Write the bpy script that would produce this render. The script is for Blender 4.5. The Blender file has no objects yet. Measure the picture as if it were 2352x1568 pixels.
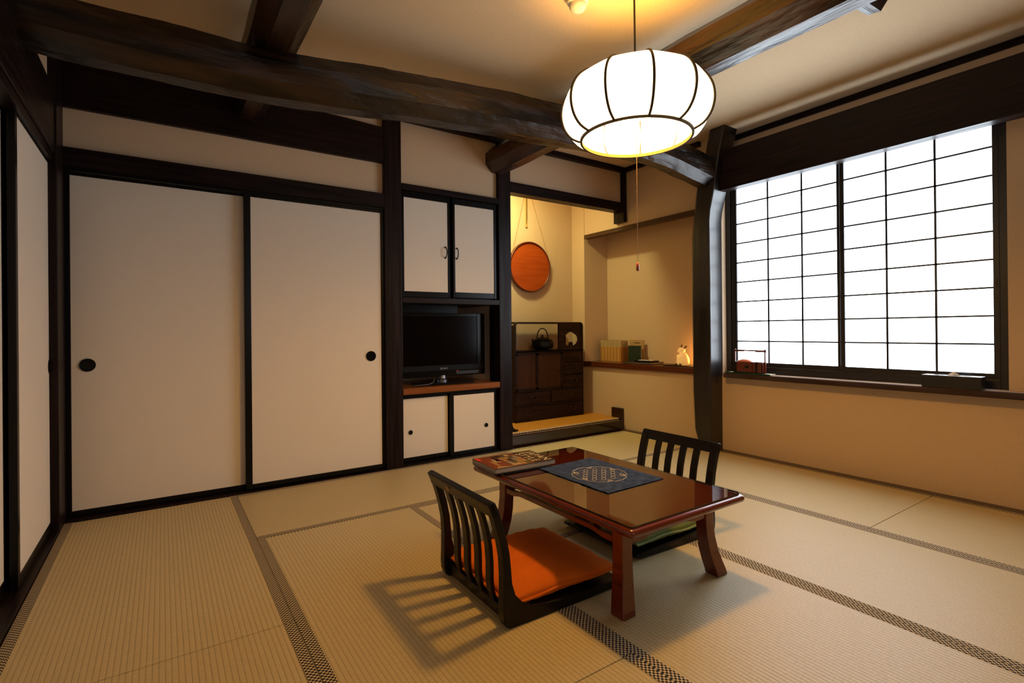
import bpy, math, random
from mathutils import Vector, Matrix, noise
random.seed(7)
PI = math.pi
C = bpy.context.scene.collection
sc = bpy.context.scene

# ------------------------------------------------------------------ camera
cam_data = bpy.data.cameras.new('camera'); cam = bpy.data.objects.new('camera', cam_data); C.objects.link(cam)
cam_data.sensor_width = 36.0; cam_data.sensor_fit = 'HORIZONTAL'
cam_data.lens = 36.0 * 1179.788 / 2352.0
cam_data.shift_y = -(784 - 758.0) / 2352.0
cam_data.clip_start = 0.02
ya, pi_, ro = math.radians(34.253), math.radians(0.0997), math.radians(-0.5313)
fw = Vector((math.sin(ya)*math.cos(pi_), math.cos(ya)*math.cos(pi_), math.sin(pi_)))
rt = Vector((math.cos(ya), -math.sin(ya), 0)); up = rt.cross(fw)
r2 = rt*math.cos(ro) + up*math.sin(ro); u2 = -rt*math.sin(ro) + up*math.cos(ro)
M = Matrix((r2, u2, -fw)).transposed().to_4x4(); M.translation = Vector((0, 0, 0.9306))
cam.matrix_world = M
sc.camera = cam

# ------------------------------------------------------------------ world, exposure
w = bpy.data.worlds.new('world'); sc.world = w; w.use_nodes = True
bg = w.node_tree.nodes['Background']; bg.inputs[0].default_value = (0.75, 0.85, 1.0, 1); bg.inputs[1].default_value = 0.3
sc.view_settings.view_transform = 'Standard'; sc.view_settings.look = 'None'
sc.view_settings.gamma = 1.0; sc.view_settings.use_curve_mapping = False
sc.view_settings.exposure = 0.0
WINDOW_E = 7.0
SHADE_E = 2.7
BULB_W = 53.0
DOWN_W = 20.0
REAR_FILL_E = 0.7

# ------------------------------------------------------------------ materials
def s2l(c):
    return tuple(((v/255)/12.92 if v/255 <= 0.04045 else ((v/255+0.055)/1.055)**2.4) for v in c)
def new_mat(name):
    m = bpy.data.materials.new(name); m.use_nodes = True
    nt = m.node_tree; b = nt.nodes['Principled BSDF']
    return m, nt, b
def N(nt, t, **kw):
    n = nt.nodes.new(t)
    for k, v in kw.items():
        if hasattr(n, k): setattr(n, k, v)
    return n
def mat(name, col, rough=0.5, spec=0.5, coat=0.0, metal=0.0, coat_rough=0.05):
    m, nt, b = new_mat(name)
    b.inputs['Base Color'].default_value = (*col, 1); b.inputs['Roughness'].default_value = rough
    b.inputs['Specular IOR Level'].default_value = spec; b.inputs['Coat Weight'].default_value = coat
    b.inputs['Coat Roughness'].default_value = coat_rough; b.inputs['Metallic'].default_value = metal
    return m
def noisy(name, c1, c2, scale=(8, 8, 8), rough=0.5, spec=0.5, coat=0.0, bump=0.0, detail=6, dist=0.002, nscale=1.0, lo=0.35, hi=0.65, coat_rough=0.08, rough2=None):
    m, nt, b = new_mat(name)
    tc = N(nt, 'ShaderNodeTexCoord'); mp = N(nt, 'ShaderNodeMapping'); nz = N(nt, 'ShaderNodeTexNoise')
    mp.inputs['Scale'].default_value = scale
    nt.links.new(tc.outputs['Object'], mp.inputs[0]); nt.links.new(mp.outputs[0], nz.inputs['Vector'])
    nz.inputs['Scale'].default_value = nscale; nz.inputs['Detail'].default_value = detail
    cr = N(nt, 'ShaderNodeValToRGB'); cr.color_ramp.elements[0].position = lo; cr.color_ramp.elements[1].position = hi
    cr.color_ramp.elements[0].color = (*c1, 1); cr.color_ramp.elements[1].color = (*c2, 1)
    nt.links.new(nz.outputs['Fac'], cr.inputs[0]); nt.links.new(cr.outputs[0], b.inputs['Base Color'])
    b.inputs['Roughness'].default_value = rough; b.inputs['Specular IOR Level'].default_value = spec
    b.inputs['Coat Weight'].default_value = coat; b.inputs['Coat Roughness'].default_value = coat_rough
    if rough2 is not None:
        mr = N(nt, 'ShaderNodeMapRange'); mr.inputs['To Min'].default_value = rough; mr.inputs['To Max'].default_value = rough2
        mr.inputs['From Min'].default_value = 0.3; mr.inputs['From Max'].default_value = 0.7
        nt.links.new(nz.outputs['Fac'], mr.inputs['Value']); nt.links.new(mr.outputs[0], b.inputs['Roughness'])
    if bump:
        bp = N(nt, 'ShaderNodeBump'); bp.inputs['Strength'].default_value = bump; bp.inputs['Distance'].default_value = dist
        nt.links.new(nz.outputs['Fac'], bp.inputs['Height']); nt.links.new(bp.outputs[0], b.inputs['Normal'])
        if coat: nt.links.new(bp.outputs[0], b.inputs['Coat Normal'])
    return m
def emit(name, col, strength, base=(0.8, 0.8, 0.8)):
    m, nt, b = new_mat(name)
    b.inputs['Base Color'].default_value = (*base, 1); b.inputs['Roughness'].default_value = 0.7
    b.inputs['Emission Color'].default_value = (*col, 1); b.inputs['Emission Strength'].default_value = strength
    return m

def wood(name, axis, c1, c2, rough=0.35, bump=0.25, coat=0.0, rough2=0.5, fine=70, long=2.5, dist=0.0015):
    s = {'x': (long, fine, fine), 'y': (fine, long, fine), 'z': (fine, fine, long)}[axis]
    return noisy(name, c1, c2, s, rough, 0.16, coat, bump, 5, dist, rough2=rough2)

DK1, DK2 = (0.0048, 0.0018, 0.0016), (0.0155, 0.0062, 0.0052)
post_m = wood('dark_wood_upright', 'z', DK1, DK2, 0.32, 0.15)
beamx_m = wood('dark_wood_across', 'x', DK1, DK2, 0.34, 0.15)
beamy_m = wood('dark_wood_along', 'y', DK1, DK2, 0.34, 0.15)
def old_log(name, axis, c1=(0.004, 0.0018, 0.001), c2=(0.045, 0.017, 0.005)):
    s = {'x': (1.6, 9, 9), 'y': (9, 1.6, 9), 'z': (9, 9, 1.6)}[axis]
    m = noisy(name, c1, c2, s, 0.27, 0.45, 0.10, 0.9, 10, 0.014, 1.6, 0.38, 0.75, rough2=0.42)
    return m
logx_m = old_log('old_log_across', 'x'); logy_m = old_log('old_log_along', 'y'); logr_m = old_log('old_red_log', 'y', (0.006, 0.0024, 0.0012), (0.09, 0.029, 0.007))
pillar_m = noisy('old_pillar', (0.004, 0.0024, 0.002), (0.013, 0.007, 0.0055), (16, 16, 1.2), 0.3, 0.4, 0.55, 0.35, 8, 0.003, 1.5, rough2=0.42, coat_rough=0.28)
black_m = mat('black_lacquer', (0.0035, 0.0028, 0.0028), 0.3, 0.2)
blackgloss_m = mat('black_gloss', (0.003, 0.003, 0.003), 0.18, 0.2)
plaster_m = noisy('sand_plaster', s2l((198, 172, 143)), s2l((206, 180, 151)), (1, 1, 1), 0.9, 0.15, 0, 0.25, 8, 0.001, 220)
ceil_m = noisy('ceiling_paper', s2l((222, 198, 163)), s2l((229, 205, 170)), (1, 1, 1), 0.9, 0.15, 0, 0.25, 8, 0.001, 160)
fusuma_m = noisy('door_paper', s2l((222, 211, 196)), s2l((227, 216, 201)), (1, 1, 1), 0.85, 0.2, 0, 0.05, 6, 0.0005, 300)
paper_m = emit('window_paper', (0.80, 0.90, 1.0), WINDOW_E)
frame_m = mat('window_frame', (0.012, 0.009, 0.010), 0.35, 0.5)

def tatami(name, across):
    m, nt, b = new_mat(name)
    tc = N(nt, 'ShaderNodeTexCoord'); sx = N(nt, 'ShaderNodeSeparateXYZ'); nt.links.new(tc.outputs['Object'], sx.inputs[0])
    mul = N(nt, 'ShaderNodeMath', operation='MULTIPLY'); mul.inputs[1].default_value = PI/0.015
    nt.links.new(sx.outputs[across], mul.inputs[0])
    sn = N(nt, 'ShaderNodeMath', operation='SINE'); nt.links.new(mul.outputs[0], sn.inputs[0])
    ab = N(nt, 'ShaderNodeMath', operation='ABSOLUTE'); nt.links.new(sn.outputs[0], ab.inputs[0])
    pw = N(nt, 'ShaderNodeMath', operation='POWER'); pw.inputs[1].default_value = 0.40; nt.links.new(ab.outputs[0], pw.inputs[0])
    mp = N(nt, 'ShaderNodeMapping'); sc_ = (10, 420, 1) if across == 0 else (420, 10, 1)
    # rush stalks run across the ridges
    mp.inputs['Scale'].default_value = (sc_[0]*4, sc_[1], 1) if across == 0 else (sc_[0], sc_[1]*4, 1)
    nz = N(nt, 'ShaderNodeTexNoise'); nz.inputs['Scale'].default_value = 1.0; nz.inputs['Detail'].default_value = 3
    nt.links.new(tc.outputs['Object'], mp.inputs[0]); nt.links.new(mp.outputs[0], nz.inputs['Vector'])
    cr = N(nt, 'ShaderNodeValToRGB'); cr.color_ramp.elements[0].position = 0.3; cr.color_ramp.elements[1].position = 0.72
    cr.color_ramp.elements[0].color = (*s2l((186, 165, 118)), 1); cr.color_ramp.elements[1].color = (*s2l((202, 184, 141)), 1)
    nt.links.new(nz.outputs['Fac'], cr.inputs[0])
    mx = N(nt, 'ShaderNodeMix', data_type='RGBA'); mx.blend_type = 'MULTIPLY'
    gr = N(nt, 'ShaderNodeValToRGB'); gr.color_ramp.elements[0].color = (0.30, 0.24, 0.16, 1); gr.color_ramp.elements[1].color = (1, 1, 1, 1)
    gr.color_ramp.elements[0].position = 0.2; gr.color_ramp.elements[1].position = 0.8
    nt.links.new(pw.outputs[0], gr.inputs[0]); mx.inputs['Factor'].default_value = 0.55
    nt.links.new(cr.outputs[0], mx.inputs['A']); nt.links.new(gr.outputs[0], mx.inputs['B'])
    nt.links.new(mx.outputs['Result'], b.inputs['Base Color'])
    bp = N(nt, 'ShaderNodeBump'); bp.inputs['Strength'].default_value = 0.5; bp.inputs['Distance'].default_value = 0.0013
    nt.links.new(pw.outputs[0], bp.inputs['Height']); nt.links.new(bp.outputs[0], b.inputs['Normal'])
    b.inputs['Roughness'].default_value = 0.46; b.inputs['Specular IOR Level'].default_value = 0.45
    return m
tat_y = tatami('rush_ridges_along', 0); tat_x = tatami('rush_ridges_across', 1)
def checker(name, c1, c2, size):
    m, nt, b = new_mat(name)
    tc = N(nt, 'ShaderNodeTexCoord'); ck = N(nt, 'ShaderNodeTexChecker')
    mp = N(nt, 'ShaderNodeMapping'); mp.inputs['Scale'].default_value = (1, 1, 0); mp.inputs['Location'].default_value = (0.0003, 0.0003, 0.001)
    ck.inputs['Scale'].default_value = 1/size; ck.inputs['Color1'].default_value = (*c1, 1); ck.inputs['Color2'].default_value = (*c2, 1)
    nt.links.new(tc.outputs['Object'], mp.inputs[0]); nt.links.new(mp.outputs[0], ck.inputs['Vector']); nt.links.new(ck.outputs[0], b.inputs['Base Color'])
    b.inputs['Roughness'].default_value = 0.8; b.inputs['Specular IOR Level'].default_value = 0.2
    return m
heri_m = checker('check_border', s2l((30, 29, 36)), s2l((196, 176, 140)), 0.0072)

lacq_m = noisy('red_brown_lacquer', (0.11, 0.0135, 0.0035), (0.15, 0.021, 0.005), (2, 14, 14), 0.2, 0.5, 0.4, 0.0, 4, coat_rough=0.03)
orange_m = noisy('orange_cloth', (0.62, 0.125, 0.006), (0.70, 0.15, 0.008), (1, 1, 1), 0.85, 0.15, 0, 0.35, 6, 0.004, 7)
green_m = noisy('green_cloth', (0.10, 0.125, 0.028), (0.14, 0.165, 0.04), (1, 1, 1), 0.85, 0.15, 0, 0.35, 6, 0.004, 7)
greenp_m = mat('green_piping', (0.20, 0.25, 0.10), 0.8, 0.2)
denim_m = noisy('denim', (0.014, 0.022, 0.055), (0.045, 0.064, 0.125), (1, 1, 1), 0.95, 0.1, 0, 0.4, 10, 0.001, 38, 0.3, 0.72)
thread_m = mat('cream_thread', (0.62, 0.53, 0.40), 0.8, 0.1)
dkthread_m = mat('blue_grey_thread', (0.30, 0.27, 0.25), 0.8, 0.1)
chest_m = wood('chest_wood', 'x', (0.012, 0.0048, 0.003), (0.03, 0.012, 0.006), 0.4, 0.15)
panel_m = wood('chest_panel', 'z', (0.034, 0.011, 0.004), (0.055, 0.018, 0.006), 0.4, 0.15)
iron_m = mat('dark_iron', (0.012, 0.011, 0.011), 0.5, 0.5, metal=0.6)
disc_m = wood('red_tray_wood', 'x', (0.30, 0.046, 0.006), (0.38, 0.066, 0.008), 0.35, 0.05, rough2=0.4, fine=40, long=3)
discrim_m = mat('dark_red_rim', (0.10, 0.015, 0.004), 0.35, 0.5)
bamboo_m = mat('bamboo', (0.50, 0.32, 0.10), 0.5, 0.4)
cordm_m = mat('straw_cord', (0.35, 0.17, 0.05), 0.8, 0.2)
orangewood_m = wood('orange_wood', 'x', (0.20, 0.062, 0.014), (0.25, 0.08, 0.018), 0.25, 0.05, 0.4)
redshelf_m = wood('red_shelf_wood', 'y', (0.075, 0.018, 0.006), (0.11, 0.026, 0.008), 0.22, 0.05, 0.4)
brownlintel_m = wood('brown_lintel', 'y', (0.055, 0.026, 0.012), (0.08, 0.038, 0.016), 0.45, 0.1)
sill_m = wood('window_sill_wood', 'y', (0.024, 0.011, 0.007), (0.05, 0.022, 0.012), 0.25, 0.08, 0.5)
goldmat_m = noisy('gold_rush', (0.46, 0.19, 0.022), (0.54, 0.235, 0.03), (30, 300, 1), 0.5, 0.4, 0, 0.2, 3, 0.001, 1)
screen_m = mat('screen_glass', (0.002, 0.0012, 0.0012), 0.14, 0.12)
tvp_m = mat('television_plastic', (0.004, 0.004, 0.005), 0.45, 0.15)
silver_m = mat('silver_metal', (0.5, 0.5, 0.52), 0.25, 0.5, metal=1.0)
white_m = mat('white_paint', (0.75, 0.73, 0.70), 0.5, 0.4)
tissue_m = mat('tissue_paper', (0.85, 0.85, 0.86), 0.9, 0.1)
dkgreen_m = mat('green_hem', (0.01, 0.045, 0.03), 0.8, 0.2)
straw_m = noisy('pale_rush', (0.42, 0.36, 0.24), (0.52, 0.46, 0.33), (200, 20, 1), 0.7, 0.2)
redbox_m = mat('red_brown_box', (0.10, 0.018, 0.008), 0.3, 0.5, 0.3)
pink_m = mat('pink_paper', (0.62, 0.20, 0.14), 0.8, 0.2)
rib_m = mat('rib_wood', (0.07, 0.045, 0.018), 0.6, 0.2)
cord_m = mat('black_cord', (0.01, 0.008, 0.006), 0.5, 0.3)
shade_m = emit('lamp_shade_paper', (1.0, 0.76, 0.46), SHADE_E, (0.22, 0.22, 0.22))
rabbit_m = emit('glowing_ceramic', (1.0, 0.50, 0.12), 0.42, (0.75, 0.62, 0.42))
rabbitd_m = mat('grey_ceramic', (0.16, 0.10, 0.06), 0.5, 0.4)
brown_m = mat('dark_brown_leather', (0.022, 0.010, 0.006), 0.4, 0.4)
red_m = mat('red_label', (0.75, 0.03, 0.015), 0.4, 0.4)
cream_m = mat('cream_paper', (0.44, 0.34, 0.18), 0.8, 0.2)
obi2_m = mat('ochre_cover_dark', (0.40, 0.19, 0.045), 0.7, 0.3)
obi_m = mat('ochre_cover', (0.52, 0.27, 0.07), 0.7, 0.3)
bookgreen_m = noisy('dark_green_cloth', (0.012, 0.022, 0.014), (0.028, 0.042, 0.026), (1, 1, 1), 0.8, 0.2, 0, 0, 6, 0.001, 60)
tan_m = mat('tan_cover', (0.42, 0.27, 0.12), 0.6, 0.3)
pages_m = noisy('page_edges', (0.26, 0.23, 0.21), (0.40, 0.36, 0.33), (1, 1, 260), 0.8, 0.2, 0, 0, 2)
gold_m = mat('gold_mark', (0.55, 0.28, 0.03), 0.35, 0.5)
shelfdk_m = wood('dark_board', 'x', (0.010, 0.005, 0.004), (0.024, 0.012, 0.009), 0.35, 0.1)

# ------------------------------------------------------------------ mesh helpers
class MB:
    def __init__(s): s.v = []; s.f = []; s.mi = []
    def add(s, vs, fs, mi=0):
        o = len(s.v); s.v += [tuple(p) for p in vs]; s.f += [tuple(i+o for i in f) for f in fs]; s.mi += [mi]*len(fs); return s
    def box(s, x0, x1, y0, y1, z0, z1, mi=0):
        vs = [(x0,y0,z0),(x1,y0,z0),(x1,y1,z0),(x0,y1,z0),(x0,y0,z1),(x1,y0,z1),(x1,y1,z1),(x0,y1,z1)]
        return s.add(vs, [(0,3,2,1),(4,5,6,7),(0,1,5,4),(1,2,6,5),(2,3,7,6),(3,0,4,7)], mi)
    def prism(s, pts, axis, a0, a1, mi=0):
        # pts: 2D outline; axis the extrusion axis; other two axes in xyz order
        def P(u, v, a): return {'x': (a, u, v), 'y': (u, a, v), 'z': (u, v, a)}[axis]
        n = len(pts); vs = [P(u, v, a0) for u, v in pts] + [P(u, v, a1) for u, v in pts]
        fs = [tuple(range(n)), tuple(range(2*n-1, n-1, -1))] + [(i, i+n, (i+1) % n + n, (i+1) % n) for i in range(n)]
        return s.add(vs, fs, mi)
    def loft(s, rings, cap=True, mi=0):
        n = len(rings[0]); vs = [p for r in rings for p in r]; fs = []
        for k in range(len(rings)-1):
            for i in range(n):
                a = k*n+i; b = k*n+(i+1) % n; fs.append((a, b, b+n, a+n))
        if cap: fs += [tuple(range(n-1, -1, -1)), tuple((len(rings)-1)*n+i for i in range(n))]
        return s.add(vs, fs, mi)
    def tube(s, pts, r, n=8, closed=False, mi=0):
        pts = [Vector(p) for p in pts]; rings = []; prev = None
        for i, p in enumerate(pts):
            if closed: t = (pts[(i+1) % len(pts)] - pts[i-1]).normalized()
            else: t = (pts[min(i+1, len(pts)-1)] - pts[max(i-1, 0)]).normalized()
            if prev is None:
                a = Vector((0, 0, 1)) if abs(t.z) < 0.9 else Vector((1, 0, 0)); u = t.cross(a).normalized()
            else: u = (prev - t*prev.dot(t)).normalized()
            prev = u; v = t.cross(u); rr = r[i] if isinstance(r, (list, tuple)) else r
            rings.append([p + (u*math.cos(2*PI*k/n) + v*math.sin(2*PI*k/n))*rr for k in range(n)])
        if closed: rings.append(rings[0]); return s.loft(rings, False, mi)
        return s.loft(rings, True, mi)
    def lathe(s, prof, c, n=32, mi=0, cap=True):
        rings = [[(c[0]+r*math.cos(2*PI*k/n), c[1]+r*math.sin(2*PI*k/n), c[2]+z) for k in range(n)] for r, z in prof]
        return s.loft(rings, cap, mi)
    def disc(s, c, r, axis, a, n=24, ry=None, mi=0):
        ry = ry or r
        pts = [(math.cos(2*PI*k/n)*r, math.sin(2*PI*k/n)*ry) for k in range(n)]
        ax = {'x': (1, 2), 'y': (0, 2), 'z': (0, 1)}[axis]; i = 'xyz'.index(axis)
        return s.prism([(c[ax[0]]+u, c[ax[1]]+v) for u, v in pts], axis, c[i], c[i]+a, mi)
    def xf(s, mtx):
        s.v = [tuple(mtx @ Vector(p)) for p in s.v]; return s
    def build(s, name, mats, parent=None, smooth=False, bevel=0, seg=2, world=True, sub=0, recalc=True):
        me = bpy.data.meshes.new(name)
        off = Vector((0, 0, 0))
        if parent is not None and world: off = wpos(parent)
        me.from_pydata([tuple(Vector(p)-off) for p in s.v], [], s.f)
        for m in (mats if isinstance(mats, (list, tuple)) else [mats]): me.materials.append(m)
        for i, p in enumerate(me.polygons): p.material_index = s.mi[i]; p.use_smooth = smooth
        me.validate()
        import bmesh
        if recalc:
            b = bmesh.new(); b.from_mesh(me); bmesh.ops.recalc_face_normals(b, faces=b.faces); b.to_mesh(me); b.free()
        o = bpy.data.objects.new(name, me); C.objects.link(o)
        if parent is not None: o.parent = parent
        if bevel:
            md = o.modifiers.new('bevel', 'BEVEL'); md.width = bevel; md.segments = seg; md.limit_method = 'ANGLE'; md.angle_limit = math.radians(35)
            md.harden_normals = False
        if sub:
            md = o.modifiers.new('sub', 'SUBSURF'); md.levels = sub; md.render_levels = sub
        return o
def wpos(o):
    p = Vector((0, 0, 0))
    while o is not None: p += Vector(o.location); o = o.parent
    return p
def tag(o, label, cat, group=None):
    o['label'] = label; o['category'] = cat
    if group: o['group'] = group
    return o
def thing(name, label, cat, loc=(0, 0, 0), rz=0, group=None):
    o = bpy.data.objects.new(name, None); C.objects.link(o); o.empty_display_size = 0.05
    o.location = loc; o.rotation_euler = (0, 0, rz); return tag(o, label, cat, group)
def struct(o): o['kind'] = 'structure'; return o
def dup(root, label, group=None):
    r = root.copy(); C.objects.link(r); r['label'] = label
    if group: r['group'] = group
    for ch in list(root.children):
        c = ch.copy(); C.objects.link(c); c.parent = r
        for g in list(ch.children):
            d = g.copy(); C.objects.link(d); d.parent = c
    return r
def text_obj(name, body, size, mtx, m, parent, extrude=0.0004, spacing=1.0, bold=0.0):
    cu = bpy.data.curves.new(name, 'FONT'); cu.body = body; cu.size = size; cu.extrude = extrude; cu.space_character = spacing; cu.offset = bold
    t = bpy.data.objects.new(name+'_tmp', cu); C.objects.link(t)
    dg = bpy.context.evaluated_depsgraph_get(); me = bpy.data.meshes.new_from_object(t.evaluated_get(dg))
    bpy.data.objects.remove(t); me.name = name
    me.transform(mtx); me.materials.clear(); me.materials.append(m)
    me.transform(Matrix.Translation(-wpos(parent)))
    o = bpy.data.objects.new(name, me); C.objects.link(o); o.parent = parent
    return o

# ------------------------------------------------------------------ room numbers
L, R, W = -0.415, 3.585, 3.357
ZC, YR = 2.44, -1.32          # ceiling height, rear wall
PW = 3.387                    # plaster plane of the closet wall

# ------------------------------------------------------------------ structure
struct(MB().box(-0.75, 4.15, YR-0.1, 4.25, -0.12, -0.04).build('floor', beamx_m))
struct(MB().box(-0.75, 4.15, YR-0.1, 4.25, ZC, ZC+0.08).build('ceiling', ceil_m))
struct(MB().box(-0.75, 4.15, YR-0.1, YR, -0.04, ZC).build('wall_rear', plaster_m))
# closet wall plaster
wb = MB()
wb.box(-0.43, 1.25, PW, PW+0.12, 1.80, ZC)
wb.box(1.371, 2.168, PW, PW+0.12, 1.93, ZC)
wb.box(2.283, 3.60, PW, PW+0.10, 2.09, ZC)
wb.box(-0.75, 1.247, 3.56, 3.62, -0.04, 1.80)
struct(wb.build('wall_closet', plaster_m))
# alcove and niche
al = MB()
al.box(1.30, 4.15, 4.125, 4.22, -0.04, ZC)
al.box(2.21, 2.27, 3.471, 4.125, -0.04, ZC)
struct(al.build('wall_alcove', plaster_m))
tvn = MB()
tvn.box(1.37, 2.21, 3.93, 4.0, 0.50, 1.15)
tvn.box(2.195, 2.215, 3.47, 3.93, 0.50, 1.15)
struct(tvn.build('wall_television_recess', plaster_m))
wr = MB()
wr.box(R, 4.15, 2.33, 4.125, -0.04, 0.566)
wr.box(R, 4.15, 3.936, 4.125, 0.566, ZC)
wr.box(R+0.006, R+0.06, 2.40, 3.936, 1.88, ZC)
wr.box(3.911, 4.15, 2.40, 3.936, 0.566, ZC)
wr.box(3.600, 4.15, 2.40, 2.52, 0.566, ZC)
# window section
wr.box(R, 3.75, YR, 2.33, -0.04, 0.566)
wr.box(R+0.004, 3.75, YR, 0.745, 0.566, 2.20)
wr.box(R+0.004, 3.75, 2.372, 2.40, 0.566, 2.20)
wr.box(3.706, 3.80, YR, 2.42, 2.20, ZC)
struct(wr.build('wall_window', plaster_m))
wl = MB()
wl.box(-0.56, -0.437, YR, 3.36, 2.05, ZC)
wl.box(-0.60, -0.54, YR, 3.50, -0.04, 2.05)
struct(wl.build('wall_left', plaster_m))

tn = [0]
def trim(mb, m, bevel=0.0015):
    tn[0] += 1; return struct(mb.build('trim_%d' % tn[0], m, bevel=bevel, seg=1))
# ceiling mouldings
trim(MB().box(-0.43, 3.60, 3.34, 3.40, 2.398, 2.438), beamx_m)
trim(MB().box(3.560, 3.60, 2.55, 3.40, 2.398, 2.438), beamy_m)
trim(MB().box(3.695, 3.76, YR, 2.44, 2.398, 2.438), beamy_m)
# closet door head board and the deep beam above it
trim(MB().box(-0.41, 1.247, 3.349, 3.40, 1.772, 1.868), beamx_m)
trim(MB().prism([(-0.41, 2.072), (1.248, 2.078), (1.248, 2.318), (1.0, 2.327), (0.727, 2.334), (0.3, 2.36), (-0.41, 2.37)], 'y', 3.357, 3.41), beamx_m)
# track board above the closet doors
trim(MB().box(-0.41, 1.25, 3.365, 3.45, 1.755, 1.772), black_m)
# threshold
trim(MB().box(-0.44, 2.30, 3.342, 3.56, -0.04, 0.004), beamx_m)
trim(MB().box(-0.54, -0.408, YR, 3.36, -0.04, 0.012), beamy_m)
# left wall head boards
trim(MB().box(-0.56, -0.420, YR, 3.20, 1.745, 1.785), beamy_m)
trim(MB().box(-0.56, -0.412, YR, 3.20, 1.785, 2.082), beamy_m, 0.004)
# floor strip at the window wall
trim(MB().box(3.523, R+0.01, YR, 3.40, -0.04, 0.003), sill_m)
# alcove head beam, short hanging post, sill, end plank
trim(MB().box(2.275, 3.545, 3.352, 3.447, 2.029, 2.111), beamx_m, 0.002)
trim(MB().box(3.545, 3.588, 3.349, 3.478, 1.935, 2.398), post_m, 0.002)
trim(MB().box(2.275, 3.565, 3.392, 3.455, -0.04, 0.09), noisy('sill_lacquer', (0.012, 0.003, 0.003), (0.02, 0.006, 0.005), (2, 20, 20), 0.12, 0.5, 0.5), 0.006)
trim(MB().box(3.556, 3.588, 3.408, 3.54, -0.02, 0.194), mat('end_plank', (0.022, 0.006, 0.004), 0.35), 0.001)
# niche head lintel
trim(MB().box(3.565, 3.625, 2.52, 3.915, 1.862, 1.901), brownlintel_m)
# heavy flat beam over the window
trim(MB().box(3.500, 3.588, YR, 2.327, 1.980, 2.278), wood('window_beam', 'y', (0.008, 0.004, 0.0035), (0.022, 0.010, 0.009), 0.30, 0.12), 0.003)
# tv recess lining and shelves (built in)
trim(MB().box(1.372, 2.168, 3.353, 3.45, 1.919, 1.961), beamx_m)
# alcove floor
struct(MB().box(2.21, 3.60, 3.45, 4.13, -0.04, 0.092).build('floor_alcove', chest_m))

# window
win = struct(MB().box(3.632, 3.70, 0.745, 0.785, 0.60, 2.20).box(3.640, 3.70, 2.335, 2.372, 0.60, 2.20).box(3.632, 3.70, 0.785, 2.335, 0.60, 0.650).box(3.640, 3.70, 0.785, 2.335, 2.205, 2.225).build('window_1', frame_m, bevel=0.002))
zl = [0.839, 0.987, 1.134, 1.281, 1.427, 1.572, 1.718, 1.867]
zl = [0.9306+(z-0.9306)*1.0195 for z in zl]+[2.035]
def sash(y0, y1, yl, x):
    y0, y1 = y0*1.0195, y1*1.0195; yl = [y*1.0195 for y in yl]
    # y0..y1 paper extent; yl vertical bars
    f = MB(); zb, zt = 0.681, 2.20
    f.box(x, x+0.022, y0-0.026, y0, 0.645, 2.21).box(x, x+0.022, y1, y1+0.026 if y1 < 2 else y1+0.05, 0.645, 2.21)
    f.box(x, x+0.022, y0, y1, 0.645, zb).box(x, x+0.022, y0, y1, zt, 2.21)
    fo = f.build('shoji_screen', frame_m, win, bevel=0.001, seg=1)
    b = MB()
    for z in zl: b.box(x+0.004, x+0.013, y0, y1, z-0.0048, z+0.0048)
    for y in yl: b.box(x+0.004, x+0.013, y-0.0054, y+0.0054, zb, zt)
    b.build('lattice', frame_m, fo)
    MB().box(x+0.013, x+0.015, y0, y1, zb, zt).build('paper', paper_m, fo)
sash(1.548, 2.243, [1.767, 2.003], 3.650)
sash(0.797, 1.500, [1.037, 1.272], 3.638)
MB().box(3.634, 3.6395, 0.797, 0.807, 1.14, 1.19).build('latch', mat('latch_metal', (0.05, 0.04, 0.04), 0.4, metal=0.8), win)
# added window-shaped fill light on the rear wall, unseen behind the viewer
fill_win = struct(MB().box(0.50, 0.54, YR, YR+0.04, 0.75, 2.0).box(2.26, 2.30, YR, YR+0.04, 0.75, 2.0).box(0.54, 2.26, YR, YR+0.04, 0.75, 0.79).box(0.54, 2.26, YR, YR+0.04, 1.96, 2.0).build('window_fill', frame_m, bevel=0.002))
b = MB()
for k in range(1, 6): b.box(0.54+k*0.287-0.006, 0.54+k*0.287+0.006, YR+0.012, YR+0.025, 0.79, 1.96)
for k in range(1, 7): b.box(0.54, 2.26, YR+0.012, YR+0.025, 0.79+k*0.167-0.005, 0.79+k*0.167+0.005)
b.build('lattice', frame_m, fill_win)
MB().box(0.54, 2.26, YR+0.006, YR+0.010, 0.79, 1.96).build('paper', emit('rear_fill_glow', (0.78, 0.90, 1.0), REAR_FILL_E), fill_win)
# window sill board
sl = MB().box(3.500, 3.70, YR, 2.312, 0.566, 0.600).box(3.60, 3.70, 2.312, 2.372, 0.566, 0.600)
trim(sl, sill_m, 0.003)
trim(MB().box(3.516, 3.632, YR, 2.335, 0.5995, 0.6005), wood('pale_sill_top', 'y', (0.26, 0.17, 0.12), (0.34, 0.23, 0.16), 0.3, 0.03), 0)

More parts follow.
